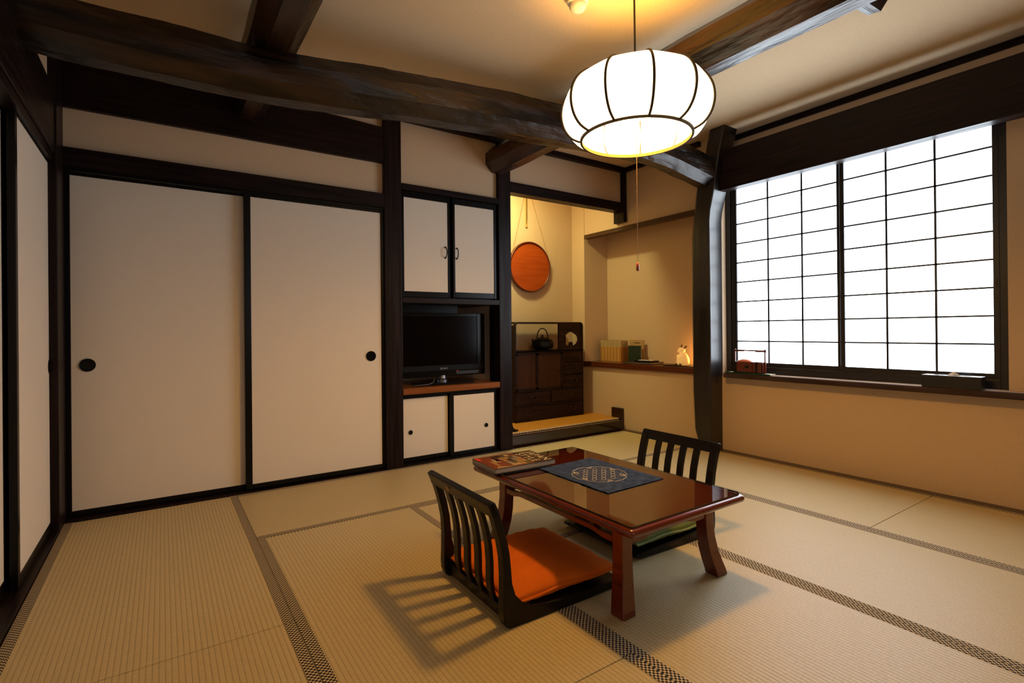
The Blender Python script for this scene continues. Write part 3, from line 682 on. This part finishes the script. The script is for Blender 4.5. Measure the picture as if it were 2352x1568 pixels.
t = thing('pen_tray', 'small black tray with white papers on top of the flat folder', 'tray', (3.71, 3.25, Z+0.0185), math.radians(4))
MB().box(-0.055, 0.055, -0.11, 0.09, 0, 0.012).build('tray_body', blackgloss_m, t, world=False, bevel=0.003)
MB().box(-0.045, 0.02, -0.02, 0.05, 0.0125, 0.0145).box(-0.03, 0.03, -0.07, -0.03, 0.0125, 0.0155).build('papers', tissue_m, t, world=False)
pm = tag(MB().box(3.61, 3.80, 2.60, 2.965, Z, Z+0.008).build('woven_mat', noisy('dark_woven', (0.008, 0.004, 0.002), (0.035, 0.016, 0.007), (60, 200, 1), 0.6, 0.3, 0, 0.5, 3, 0.002, 1), bevel=0.001), 'dark woven mat on the niche shelf under the glowing rabbit', 'mat')
rb = thing('rabbit_lamp', 'small glowing ceramic rabbit lamp sitting on the dark woven mat', 'lamp', (3.70, 2.825, Z+0.008))
b = MB()
prof = [(0.040, 0.0), (0.052, 0.006), (0.056, 0.03), (0.052, 0.06), (0.040, 0.085), (0.026, 0.104), (0.022, 0.110)]
b.loft([[(3.70+r*0.95*math.cos(2*PI*k/24), 2.825+r*math.sin(2*PI*k/24), Z+0.008+z) for k in range(24)] for r, z in prof])
b.build('body', rabbit_m, rb, smooth=True)
def ellip(mb, c, r, n=14, m=10, rot=None):
    rings = []
    for j in range(m+1):
        th = PI*j/m; ring = []
        for k in range(n):
            p = Vector((r[0]*math.sin(max(th, 0.02) if j < m else 0.02)*math.cos(2*PI*k/n), r[1]*math.sin(max(th, 0.02) if j < m else 0.02)*math.sin(2*PI*k/n), r[2]*math.cos(th)))
            if rot: p = rot @ p
            ring.append(Vector(c)+p)
        rings.append(ring)
    mb.loft(rings); return mb
zb = Z+0.008
ellip(MB(), (3.693, 2.832, zb+0.127), (0.030, 0.032, 0.026)).build('head', rabbit_m, rb, smooth=True)
ellip(MB(), (3.676, 2.845, zb+0.119), (0.015, 0.017, 0.013)).build('muzzle', rabbit_m, rb, smooth=True)
for yy, tilt in ((2.840, 0.25), (2.806, 0.95)):
    ellip(MB(), (3.70, yy-tilt*0.006, zb+0.160-tilt*0.008), (0.006, 0.009, 0.021), rot=Matrix.Rotation(tilt, 3, 'X')).build('ear', rabbitd_m, rb, smooth=True)
for yy in (2.858, 2.815): ellip(MB(), (3.650, yy, zb+0.008), (0.014, 0.012, 0.008)).build('foot', rabbitd_m, rb, smooth=True)
for s_ in (-1, 1): MB().tube([(3.668, 2.828+s_*0.026, zb+0.086), (3.655, 2.828+s_*0.018, zb+0.066), (3.650, 2.828+s_*0.005, zb+0.056)], [0.009, 0.009, 0.006], 8).build('arm', rabbit_m, rb, smooth=True)
lp = bpy.data.lights.new('rabbit_glow', 'POINT'); lp.energy = 2.6; lp.color = (1.0, 0.42, 0.10); lp.shadow_soft_size = 0.01
lo = bpy.data.objects.new('rabbit_glow', lp); C.objects.link(lo); lo.parent = rb; lo.location = (0.09, -0.085, 0.07)

# ------------------------------------------------------------------ window sill objects
sm = thing('sill_mat', 'pale rush mat with green hem on the window sill by the pillar', 'mat', (3.56, 2.12, 0.600))
MB().box(3.512, 3.585, 1.955, 2.295, 0.601, 0.609).build('rush_surface', straw_m, sm, bevel=0.002)
MB().box(3.502, 3.513, 1.955, 2.297, 0.6005, 0.6105).build('hem', dkgreen_m, sm, bevel=0.002)
bx = thing('handled_box', 'reddish brown wooden carrying box with square handle on the sill mat', 'box', (3.545, 2.12, 0.610))
b = MB(); x0, x1, y0, y1, z0, z1 = 3.514, 3.578, 2.015, 2.235, 0.6105, 0.690
b.box(x0, x1, y0, y1, z0, z0+0.006).box(x0, x0+0.006, y0, y1, z0, z1).box(x1-0.006, x1, y0, y1, z0, z1).box(x0, x1, y0, y0+0.006, z0, z1).box(x0, x1, y1-0.006, y1, z0, z1).box(x0, x1, 2.085, 2.091, z0, z1)
b.build('box_body', redbox_m, bx, bevel=0.001, seg=1)
b = MB(); b.box(x0-0.002, x0+0.008, y0+0.035, y0+0.05, z0, z1+0.002).box(x0-0.0022, x0, y1-0.025, y1, z0, z1).box(x0-0.0022, x0, y0+0.03, y0+0.05, z1-0.012, z1)
ellip(b, (x0-0.002, 2.13, 0.655), (0.002, 0.018, 0.010)); b.build('iron_fitting', iron_m, bx)
b = MB(); xm = (x0+x1)/2
b.box(xm-0.006, xm+0.006, y0-0.010, y0-0.001, z0, 0.783).box(xm-0.006, xm+0.006, y1+0.001, y1+0.010, z0, 0.783)
b.prism([(y0-0.014, 0.762), (y0-0.014, 0.776), (y1+0.014, 0.778), (y1+0.014, 0.764), (y1-0.06, 0.764), (y1-0.07, 0.768), (y0+0.07, 0.767), (y0+0.06, 0.762)], 'x', xm-0.005, xm+0.005)
b.build('handle', redbox_m, bx, bevel=0.001, seg=1)
b = MB(); ellip(b, (xm, 2.165, 0.688), (0.024, 0.055, 0.020)); b.build('wrapped_sweets', pink_m, bx, smooth=True)
tb = thing('tissue_box', 'black tissue box with a white tissue on the window sill', 'box', (3.54, 0.958, 0.600))
b = MB().box(3.500, 3.584, 0.833, 1.086, 0.601, 0.668); b.build('box_body', mat('box_leather', (0.012, 0.010, 0.011), 0.35, 0.5), tb, bevel=0.003)
MB().box(3.535, 3.549, 0.880, 1.04, 0.6675, 0.6690).build('opening', mat('slot_dark', (0.002, 0.002, 0.002), 0.9), tb)
b = MB(); b.add([(3.540, 0.985, 0.668), (3.545, 0.925, 0.668), (3.543, 0.955, 0.690), (3.533, 0.958, 0.668), (3.552, 0.958, 0.668)], [(0, 2, 3), (3, 2, 1), (0, 4, 2), (4, 1, 2)]); b.build('tissue', tissue_m, tb)

# ------------------------------------------------------------------ smoke detector
sd = thing('smoke_detector', 'round cream smoke detector on the ceiling at the top edge', 'detector', (1.565, 1.745, 2.44))
MB().lathe([(0.050, 0.0), (0.050, -0.022), (0.046, -0.030), (0.040, -0.034)], (1.565, 1.745, 2.4395), 32).build('base', white_m, sd, smooth=True)
MB().lathe([(0.038, -0.034), (0.038, -0.048), (0.030, -0.060), (0.012, -0.066), (0.001, -0.067)], (1.565, 1.745, 2.4395), 32).build('sensor_head', white_m, sd, smooth=True)

# ------------------------------------------------------------------ pendant lamp
LX, LY, LZ = 1.635, 1.472, 1.728
la = thing('pendant_lamp', 'round glowing white paper pendant lamp with dark ribs hanging from ceiling', 'lamp', (LX, LY, 2.44))
prof = [(0.226, 0.0), (0.262, 0.018), (0.288, 0.050), (0.301, 0.088), (0.304, 0.125), (0.297, 0.165), (0.276, 0.205), (0.240, 0.237), (0.195, 0.256), (0.150, 0.265), (0.115, 0.268)]
def smooth_prof(p, k=3):
    out = []
    for i in range(len(p)-1):
        p0, p1, p2, p3 = [Vector(p[j]) for j in (max(i-1, 0), i, i+1, min(i+2, len(p)-1))]
        for j in range(k):
            t = j/k; q = 0.5*((2*p1)+(-p0+p2)*t+(2*p0-5*p1+4*p2-p3)*t*t+(-p0+3*p1-3*p2+p3)*t**3); out.append((q.x, q.y))
    return out+[p[-1]]
prof = smooth_prof(prof)
NR = 11; per = 8; tot = NR*per; A0 = math.radians(219.4)+math.radians(15)   # a rib near the viewer's side
rings = []
for r, z in prof:
    ring = []
    for k in range(tot):
        a = A0+2*PI*k/tot; fa = (2*PI*k/tot+PI/NR) % (2*PI/NR)-PI/NR   # 0 at rib
        q = abs(fa)/(PI/NR); flat = math.cos(PI/NR)/math.cos(PI/NR-abs(fa))
        bl = 0.55*min(1, z/0.05)
        rr = r*((1-bl)+bl*flat)
        ring.append((LX+rr*math.cos(a), LY+rr*math.sin(a), LZ+z))
    rings.append(ring)
b = MB(); b.loft(rings, False); so = b.build('lamp_shade', shade_m, la, smooth=True)
for k in range(NR):
    a = A0+2*PI*k/NR
    MB().tube([(LX+(r+0.0042)*math.cos(a), LY+(r+0.0042)*math.sin(a), LZ+z) for r, z in prof], 0.0050, 6).build('rib', rib_m, la, smooth=True)
b = MB(); n = 72
b.loft([[(LX+r*math.cos(2*PI*k/n), LY+r*math.sin(2*PI*k/n), LZ+z) for k in range(n)] for r, z in ((0.221, -0.006), (0.230, -0.006), (0.231, 0.008), (0.222, 0.008), (0.221, -0.006))], False)
b.build('bottom_ring', rib_m, la, smooth=False)
MB().tube([(LX+0.115*math.cos(2*PI*k/24), LY+0.115*math.sin(2*PI*k/24), LZ+0.268) for k in range(24)], 0.004, 6, True).build('top_ring', rib_m, la)
MB().tube([(LX, LY, LZ+0.16), (LX, LY, LZ+0.30), (LX-0.002, LY, 2.44)], 0.0042, 8).build('power_cord', cord_m, la, smooth=True)
b = MB(); b.tube([(LX+0.085*math.cos(2*PI*k/28), LY+0.085*math.sin(2*PI*k/28), LZ+0.115) for k in range(28)], 0.012, 8, True)
b.build('ring_bulb', emit('bulb_glow', (1.0, 0.72, 0.38), 12, (1, 1, 1)), la, smooth=True)
pc = MB().tube([(LX+0.004, LY, LZ+0.11), (LX+0.004, LY, 1.205)], 0.0011, 6).build('pull_cord', mat('thin_cord', (0.28, 0.16, 0.07), 0.7), la)
MB().tube([(LX+0.004, LY, 1.212), (LX+0.004, LY, 1.205), (LX+0.004, LY, 1.180), (LX+0.004, LY, 1.176)], [0.003, 0.0058, 0.0068, 0.004], 10).build('pull_knob', mat('knob_wood', (0.42, 0.09, 0.03), 0.4), pc, smooth=True)
pl = bpy.data.lights.new('lamp_light', 'POINT'); pl.energy = BULB_W; pl.color = (1.0, 0.50, 0.07); pl.shadow_soft_size = 0.065
lo = bpy.data.objects.new('lamp_light', pl); C.objects.link(lo); lo.parent = la; lo.location = (0, 0, LZ+0.085-2.44)

# ------------------------------------------------------------------ low table
TX0, TX1, TY0, TY1, TZ = 1.165, 1.770, 1.080, 2.043, 0.322
ta = thing('low_table', 'glossy red brown low wooden table standing on the tatami', 'table', (1.468, 1.56, 0.0))
def rr_outline(x0, x1, y0, y1, r, n=6):
    return roundrect(x0, x1, y0, y1, r, (1, 1, 1, 1), n)
b = MB(); rings = []
for ins, z in ((0.030, TZ-0.028), (0.012, TZ-0.0275), (0.006, TZ-0.0255), (0.002, TZ-0.0215), (0.0, TZ-0.016), (0.0, TZ-0.012), (0.0015, TZ-0.007), (0.005, TZ-0.003), (0.010, TZ-0.0006), (0.016, TZ), (0.024, TZ)):
    rings.append([(u, v, z) for u, v in rr_outline(TX0+ins, TX1-ins, TY0+ins, TY1-ins, max(0.016-ins*0.5, 0.006))])
b.loft(rings); tt = b.build('tabletop', lacq_m, ta, smooth=True)
for p in tt.data.polygons:
    if abs(p.normal.z) > 0.999: p.use_smooth = False
# plate glass on the top
gm_, nt, bs = new_mat('clear_glass'); nt.nodes.remove(bs)
fo = nt.nodes['Material Output']; tr_ = N(nt, 'ShaderNodeBsdfTransparent'); gl = N(nt, 'ShaderNodeBsdfGlossy'); fr_ = N(nt, 'ShaderNodeFresnel'); mx = N(nt, 'ShaderNodeMixShader')
tr_.inputs[0].default_value = (0.97, 0.985, 0.97, 1); gl.inputs['Roughness'].default_value = 0.008; fr_.inputs['IOR'].default_value = 2.7
nt.links.new(fr_.outputs[0], mx.inputs[0]); nt.links.new(tr_.outputs[0], mx.inputs[1]); nt.links.new(gl.outputs[0], mx.inputs[2]); nt.links.new(mx.outputs[0], fo.inputs['Surface'])
edge_m = mat('glass_edge', (0.006, 0.014, 0.010), 0.15)
gi = 0.014
b = MB(); ol = rr_outline(TX0+gi, TX1-gi, TY0+gi, TY1-gi, 0.012); n = len(ol)
b.add([(u, v, TZ+0.0062) for u, v in ol], [tuple(range(n))], 0)
b.add([(u, v, TZ+0.0006) for u, v in ol]+[(u, v, TZ+0.0062) for u, v in ol], [(i, (i+1) % n, (i+1) % n+n, i+n) for i in range(n)], 1)
g = b.build('glass_top', [gm_, edge_m], ta, recalc=False); g['label'] = 'clear plate glass with dark green edge covering the tabletop'
GZ = TZ+0.0063
def leg(cx, cy, sx, sy):
    rings = []
    for z, off, hw in ((0.0014, 0.030, 0.029), (0.02, 0.0265, 0.0285), (0.05, 0.019, 0.0275), (0.09, 0.0105, 0.026), (0.14, 0.004, 0.0245), (0.19, 0.001, 0.0235), (0.235, 0.0, 0.024), (TZ-0.027, 0.0, 0.026)):
        x, y = cx+sx*off, cy+sy*off; rings.append([(x-hw, y-hw, z), (x+hw, y-hw, z), (x+hw, y+hw, z), (x-hw, y+hw, z)])
    MB().loft(rings).build('leg', lacq_m, ta, bevel=0.003)
LXa, LXb, LYa, LYb = 1.267, 1.712, 1.217, 1.915
for (x, sx) in ((LXa, -1), (LXb, 1)):
    for (y, sy) in ((LYa, -1), (LYb, 1)): leg(x, y, sx, sy)
def rail_pts(a0, a1, z0=0.2165, h=0.0225, lift=0.0105, run=0.07):
    c0, c1 = a0+run, a1-run
    lower = [(a0, z0), (c0-0.03, z0), (c0-0.01, z0+lift*0.35), (c0+0.012, z0+lift*0.85), (c0+0.03, z0+lift), (c1-0.03, z0+lift), (c1-0.012, z0+lift*0.85), (c1+0.01, z0+lift*0.35), (c1+0.03, z0), (a1, z0)]
    upper = [(a1, z0+h), (c1+0.01, z0+h), (c1-0.02, z0+h+lift*0.7), (c0+0.02, z0+h+lift*0.7), (c0-0.01, z0+h), (a0, z0+h)]
    return lower+upper
for x in (LXa-0.008, LXb+0.008): MB().prism(rail_pts(LYa+0.02, LYb-0.02, run=0.085), 'x', x-0.011, x+0.011).build('rail', lacq_m, ta, bevel=0.002)
for y in (LYa-0.008, LYb+0.008): MB().prism(rail_pts(LXa+0.02, LXb-0.02, run=0.085), 'y', y-0.011, y+0.011).build('rail', lacq_m, ta, bevel=0.002)

# ------------------------------------------------------------------ denim place mat
pmat = thing('denim_cloth', 'navy denim cloth with round white stitched pattern on the table', 'cloth', (1.513, 1.587, GZ))
cor = [(1.352, 1.368), (1.668, 1.374), (1.664, 1.797), (1.353, 1.786)]
nx, ny = 24, 32; vs = []; top = []
for lay in (0, 1):
    for j in range(ny+1):
        for i in range(nx+1):
            u, v = i/nx, j/ny
            p = Vector(cor[0]).lerp(Vector(cor[1]), u).lerp(Vector(cor[3]).lerp(Vector(cor[2]), u), v)
            e = 0.0
            if i == 0: e = 0.004*noise.noise(Vector((v*9, 0, 0)))
            lift = 0.0
            if u < 0.12: lift = max(0, 0.006*noise.noise(Vector((v*14, 3, 0))))*(1-u/0.12)
            vs.append((p.x+e, p.y, GZ+0.0004+lift+(0.0024 if lay else 0)))
fs = []; st_ = (nx+1)*(ny+1)
for j in range(ny):
    for i in range(nx):
        a = j*(nx+1)+i; fs.append((a+st_, a+1+st_, a+nx+2+st_, a+nx+1+st_)); fs.append((a, a+nx+1, a+nx+2, a+1))
def idx(i, j): return j*(nx+1)+i
for i in range(nx):
    fs.append((idx(i, 0), idx(i+1, 0), idx(i+1, 0)+st_, idx(i, 0)+st_)); fs.append((idx(i, ny), idx(i, ny)+st_, idx(i+1, ny)+st_, idx(i+1, ny)))
for j in range(ny):
    fs.append((idx(0, j), idx(0, j)+st_, idx(0, j+1)+st_, idx(0, j+1))); fs.append((idx(nx, j), idx(nx, j+1), idx(nx, j+1)+st_, idx(nx, j)+st_))
MB().add(vs, fs).build('cloth', denim_m, pmat, smooth=False)
CXe, CYe, Re = 1.502, 1.570, 0.114; ze = GZ+0.0030
def ring_pts(cx, cy, r, n, a0=0, a1=2*PI, ph=0): return [(cx+r*math.cos(a0+(a1-a0)*k/n), cy+r*math.sin(a0+(a1-a0)*k/n), ze) for k in range(n+1)]
e1 = MB()
# scalloped snow-ring outline: circle whose rim bites inward in six places
pts = []; NB = 240
for k in range(NB):
    a = 2*PI*k/NB; r = Re
    d = (a*6/(2*PI)+0.3) % 1-0.5
    r = Re-0.011*math.exp(-(d/0.10)**2)
    r *= 1+0.012*math.cos(a*18)
    pts.append((CXe+r*math.cos(a), CYe+r*math.sin(a), ze))
e1.tube(pts, 0.0012, 5, True)
for k in range(6):
    a = 2*PI*(k+0.2)/6; e1.tube(ring_pts(CXe+(Re-0.016)*math.cos(a), CYe+(Re-0.016)*math.sin(a), 0.009, 20), 0.0011, 5)
e1.build('ring_embroidery', thread_m, pmat)
e2 = MB(); sx = 0.030
HD, VD = (0.72, -0.694), (0.694, 0.72)
for i in range(6):
    for j in range(-3, 4):
        u = (i-2.5)*0.0375; v = j*0.0365+(0.006 if i % 2 else -0.006)
        if math.hypot(u, v) < Re-0.018:
            e2.tube([(CXe+(u+0.0088*math.cos(a_))*HD[0]+(v+0.0178*math.sin(a_))*VD[0], CYe+(u+0.0088*math.cos(a_))*HD[1]+(v+0.0178*math.sin(a_))*VD[1], ze) for a_ in [2*PI*k/22 for k in range(22)]], 0.0008, 5, True)
e2.build('circle_embroidery', thread_m, pmat)
e3 = MB()
for j in range(-9, 10):
    v = j*0.0106
    half = math.sqrt(max(0, (Re-0.012)**2-v*v)); k = -half
    while k < half-0.006:
        x0_ = CXe+k*0.72+v*0.694; y0_ = CYe-k*0.694+v*0.72; x1_ = CXe+(k+0.0035)*0.72+v*0.694; y1_ = CYe-(k+0.0035)*0.694+v*0.72
        if (x0_-CXe)**2+(y0_-CYe)**2 < (Re-0.014)**2: e3.tube([(x0_, y0_, ze-0.0003), (x1_, y1_, ze-0.0003)], 0.0006, 4)
        k += 0.0068
e3.build('stitch_lines', dkthread_m, pmat)

# ------------------------------------------------------------------ books on the table
def book(name, label, x0, x1, y0, y1, z0, z1, cover, rot=0.0, c=None):
    t = thing(name, label, 'book', ((x0+x1)/2, (y0+y1)/2, z0), rot)
    hx, hy, h = (x1-x0)/2, (y1-y0)/2, z1-z0
    b = MB().box(-hx, hx, -hy, hy, 0, 0.0014).box(-hx, hx, -hy, hy, h-0.0014, h).box(-hx, hx, hy-0.002, hy, 0, h)
    b.build('cover', cover, t, world=False)
    MB().box(-hx+0.001, hx-0.001, -hy+0.001, hy-0.002, 0.0015, h-0.0015).build('pages', pages_m, t, world=False)
    return t, hx, hy, h
book('paperback_book', 'thin dark book lying under the large picture book', 1.150, 1.436, 1.812, 2.012, GZ, GZ+0.0065, mat('dark_grey_cover', (0.02, 0.022, 0.02), 0.3), math.radians(-4))
t, hx, hy, h = book('picture_book', 'picture book titled JAPAN STYLE on the corner of the low table', 1.148, 1.456, 1.803, 2.012, GZ+0.0068, GZ+0.0275, mat('maroon_cover', (0.035, 0.008, 0.006), 0.25, 0.5, 0.3), math.radians(-2.5))
# cover picture: an interior in plain patches
cols = [mat('pic_brown', (0.16, 0.045, 0.012), 0.3), mat('pic_orange', (0.19, 0.040, 0.010), 0.3), mat('pic_gold', (0.34, 0.19, 0.06), 0.3), mat('pic_green', (0.06, 0.07, 0.03), 0.3), mat('pic_dark', (0.02, 0.010, 0.008), 0.3), mat('pic_cream', (0.40, 0.28, 0.14), 0.3), mat('pic_grey', (0.22, 0.19, 0.15), 0.3)]
pic = MB(); zt = h+0.0003
# local frame: +x = top of the cover, -y = right of the cover
def patch(pts, mi, dz=0.0): n = len(pts); pic.add([(x, y, zt+dz) for x, y in pts], [tuple(range(n))], mi)
patch([(-hx, -hy), (0.045, -hy), (0.045, hy), (-hx, hy)], 0)
patch([(-hx, -hy), (-hx+0.085, -hy+0.02), (-hx+0.07, hy-0.04), (-hx, hy)], 1, 0.0001)
patch([(-hx+0.01, -hy+0.0), (-hx+0.10, -hy+0.0), (-hx+0.03, -hy+0.035)], 2, 0.0002)
for i in range(5):
    for j in range(4):
        x = -0.055+j*0.024; y = hy-0.014-i*0.038
        patch([(x, y), (x+0.020, y), (x+0.020, y-0.033), (x, y-0.033)], random.choice([2, 3, 4, 5, 6, 0, 3]), 0.0003)
patch([(-0.075, hy-0.02), (-0.06, hy-0.02), (-0.066, -0.0), (-0.085, 0.0)], 4, 0.0004)
patch([(-0.095, 0.045), (-0.07, 0.03), (-0.075, -0.02), (-0.10, -0.01)], 5, 0.0004)
patch([(-0.12, 0.02), (-0.10, 0.005), (-0.105, -0.06), (-0.118, -0.07)], 2, 0.0005)
pic.build('cover_picture', cols, t, world=False)
lb = MB().box(-hx+0.004, -hx+0.020, hy-0.050, hy-0.012, zt, zt+0.0008).build('red_label', red_m, t, world=False)
def book_text(body, x, y, size):
    # baseline along -y, up along +x
    mtx = Matrix(((0, 1, 0, x), (-1, 0, 0, y), (0, 0, 1, zt+0.0006), (0, 0, 0, 1)))
    cu = bpy.data.curves.new('title', 'FONT'); cu.body = body; cu.size = size; cu.extrude = 0.0002; cu.space_character = 1.06; cu.offset = 0.0005
    q = bpy.data.objects.new('q', cu); C.objects.link(q); dg = bpy.context.evaluated_depsgraph_get(); me = bpy.data.meshes.new_from_object(q.evaluated_get(dg)); bpy.data.objects.remove(q)
    me.transform(mtx); me.materials.clear(); me.materials.append(cream_m); o = bpy.data.objects.new('title', me); C.objects.link(o); o.parent = t
book_text('JAPAN', 0.103, hy-0.026, 0.058)
book_text('STYLE', 0.050, hy-0.030, 0.058)
book_text('architecture  interiors  design', -0.112, 0.020, 0.0085) if False else None

# ------------------------------------------------------------------ floor chairs
chair_m = noisy('black_stained_wood', (0.0035, 0.0024, 0.0018), (0.008, 0.005, 0.0035), (60, 60, 4), 0.3, 0.25, 0, 0.1, 5, 0.001)
cl = [(-0.050, 0.402), (-0.037, 0.372), (-0.020, 0.325), (-0.006, 0.275), (0.003, 0.225), (0.007, 0.170), (0.007, 0.115), (0.010, 0.080), (0.020, 0.052), (0.042, 0.032), (0.075, 0.024), (0.12, 0.022)]
def offset(pts, d):
    out = []
    for i, p in enumerate(pts):
        a = Vector(pts[max(i-1, 0)]); b_ = Vector(pts[min(i+1, len(pts)-1)]); t_ = (b_-a).normalized(); nrm = Vector((-t_.y, t_.x)); out.append((p[0]+nrm.x*d, p[1]+nrm.y*d))
    return out
def ribbon(pts, th): return offset(pts, th/2)+offset(pts, -th/2)[::-1]
def strip(mb, pts, th, y0, y1):
    a, b_ = offset(pts, th/2), offset(pts, -th/2)
    rings = [[(a[i][0], y0, a[i][1]), (a[i][0], y1, a[i][1]), (b_[i][0], y1, b_[i][1]), (b_[i][0], y0, b_[i][1])] for i in range(len(pts))]
    return mb.loft(rings)
HW = 0.228
def make_chair(label, cushion_mat, pipe_mat, mark=True):
    t = thing('floor_chair', label, 'chair')
    for s_ in (-1, 1):
        y0, y1 = (HW-0.036, HW) if s_ > 0 else (-HW, -HW+0.036)
        # side: upright that bends into a runner under the seat
        inner = offset(cl, 0.013)
        side = [(-0.050-0.010, 0.398), (-0.046, 0.365), (-0.032, 0.320), (-0.019, 0.272), (-0.010, 0.222), (-0.007, 0.165), (-0.008, 0.105), (-0.010, 0.060), (-0.008, 0.030), (0.000, 0.010), (0.014, 0.0), (0.10, 0.0), (0.30, 0.0), (0.47, 0.004), (0.505, 0.014), (0.505, 0.026), (0.46, 0.028), (0.30, 0.032), (0.16, 0.040), (0.10, 0.050), (0.062, 0.070), (0.036, 0.100), (0.024, 0.140), (0.021, 0.180), (0.016, 0.232), (0.006, 0.282), (-0.008, 0.332), (-0.024, 0.378), (-0.036, 0.404), (-0.052, 0.406)]
        MB().prism(side, 'y', y0, y1).build('side_frame', chair_m, t, world=False, bevel=0.004)
    nsl = 4; span = 2*HW-0.072; gap = span/(nsl+1)
    for i in range(nsl):
        yc = -HW+0.036+gap*(i+1); b = MB(); strip(b, cl[1:], 0.014, yc-0.0165, yc+0.0165); b.build('slat', chair_m, t, world=False, bevel=0.002)
    top = [(-0.052, 0.404), (-0.047, 0.392), (-0.040, 0.376), (-0.034, 0.358)]
    b = MB(); strip(b, top, 0.022, -HW, HW); b.build('top_rail', chair_m, t, world=False, bevel=0.004)
    if mark: 
        g_ = MB(); prof_ = [(0.0085, 0), (0.0085, 0.0012), (0.0055, 0.0012), (0.0055, 0)]
        n_ = 20; R_ = Matrix.Translation((-0.0575, 0.063, 0.378)) @ Matrix.Rotation(math.radians(-90-21), 4, 'Y')
        g_.loft([[R_ @ Vector((r*math.cos(2*PI*k/n_), r*math.sin(2*PI*k/n_), z)) for k in range(n_)] for r, z in prof_], False)
        g_.tube([R_ @ Vector((0.003*math.cos(a_), 0.003*math.sin(a_), 0.001)) for a_ in [0.5*k for k in range(12)]], 0.0008, 4)
        g_.build('gold_crest', gold_m, t, world=False)
    MB().box(0.075, 0.500, -HW+0.03, HW-0.03, 0.014, 0.026).build('seat', chair_m, t, world=False, bevel=0.003)
    MB().box(0.012, 0.050, -HW+0.03, HW-0.03, 0.010, 0.050).build('back_rail', chair_m, t, world=False, bevel=0.006)
    return t
chairL = make_chair('black slatted floor chair holding the orange cushion, left of the low table', orange_m, None)
chairL.location = (0.882, 1.562, 0); chairL.rotation_euler = (0, 0, math.radians(-1.0))
chairR = dup(chairL, 'black slatted floor chair holding the green cushion, beyond the low table')
chairR.location = (2.072, 1.645, 0); chairR.rotation_euler = (0, 0, math.radians(180-1.5))
for c in list(chairR.children):
    if c.name.startswith('gold_crest'): bpy.data.objects.remove(c)
chairL['group'] = 'legless chairs at the low table'; chairR['group'] = 'legless chairs at the low table'

def cushion(name, label, m, pm_, lx, ly, loc, rz, seed, thick=0.034):
    t = thing(name, label, 'cushion', loc, rz); n = 40; vs = []; fs = []
    def P(u, v, s_):
        # superellipse-like square with pinched sides and pointed corners
        a = abs(u); b_ = abs(v)
        kx = 1-0.035*(1-v*v)-0.01*math.sin(v*9+seed); ky = 1-0.035*(1-u*u)-0.01*math.sin(u*8+seed)
        x = u*lx/2*kx; y = v*ly/2*ky
        e = (1-a**3.2)*(1-b_**3.2); h = thick*max(e, 0)**0.33
        h *= 1+0.10*noise.noise(Vector((u*1.7+seed, v*1.7, 0)))
        edge = max(a, b_); cr = max(0, edge-0.55)/0.45
        h += s_*0.0035*cr*(1-cr**6)*math.sin(math.atan2(v, u)*26+seed)*min(1, thick/0.03)
        return (x, y, thick*0.95+s_*h*(1 if s_ > 0 else 0.85)+0.0)
    for s_ in (1, -1):
        for j in range(n+1):
            for i in range(n+1):
                u = math.sin((2*i/n-1)*PI/2*0.98)/math.sin(PI/2*0.98); v = math.sin((2*j/n-1)*PI/2*0.98)/math.sin(PI/2*0.98); vs.append(P(u, v, s_))
    q = (n+1)**2
    for j in range(n):
        for i in range(n):
            a = j*(n+1)+i; fs += [(a, a+1, a+n+2, a+n+1), (a+q, a+n+1+q, a+n+2+q, a+1+q)]
    MB().add(vs, fs).build('cushion_cover', m, t, smooth=True, world=False)
    # flat sewn flange round the rim
    rim = []
    for k in range(n): rim.append(P(math.sin((2*k/n-1)*PI/2), -1, 0))
    for k in range(n): rim.append(P(1, math.sin((2*k/n-1)*PI/2), 0))
    for k in range(n): rim.append(P(-math.sin((2*k/n-1)*PI/2), 1, 0))
    for k in range(n): rim.append(P(-1, -math.sin((2*k/n-1)*PI/2), 0))
    rings = []
    for (ro, dz) in ((0.985, 0.004), (1.03, 0.0035), (1.034, 0.0), (1.03, -0.0035), (0.985, -0.004)):
        rings.append([(x*ro, y*ro, z+dz+0.003*math.sin(k*0.35+seed)) for k, (x, y, z) in enumerate(rim)])
    MB().loft(rings, False).build('sewn_rim', pm_, t, smooth=True, world=False)
    return t
cushion('floor_cushion', 'square orange floor cushion on the near black chair', orange_m, orange_m, 0.465, 0.450, (1.134, 1.566, 0.0285), math.radians(-1), 1.3, 0.040)
cushion('floor_cushion', 'square green floor cushion on the far black chair behind table legs', green_m, greenp_m, 0.465, 0.450, (1.815, 1.650, 0.0285), math.radians(-1.5), 2.6, 0.038)
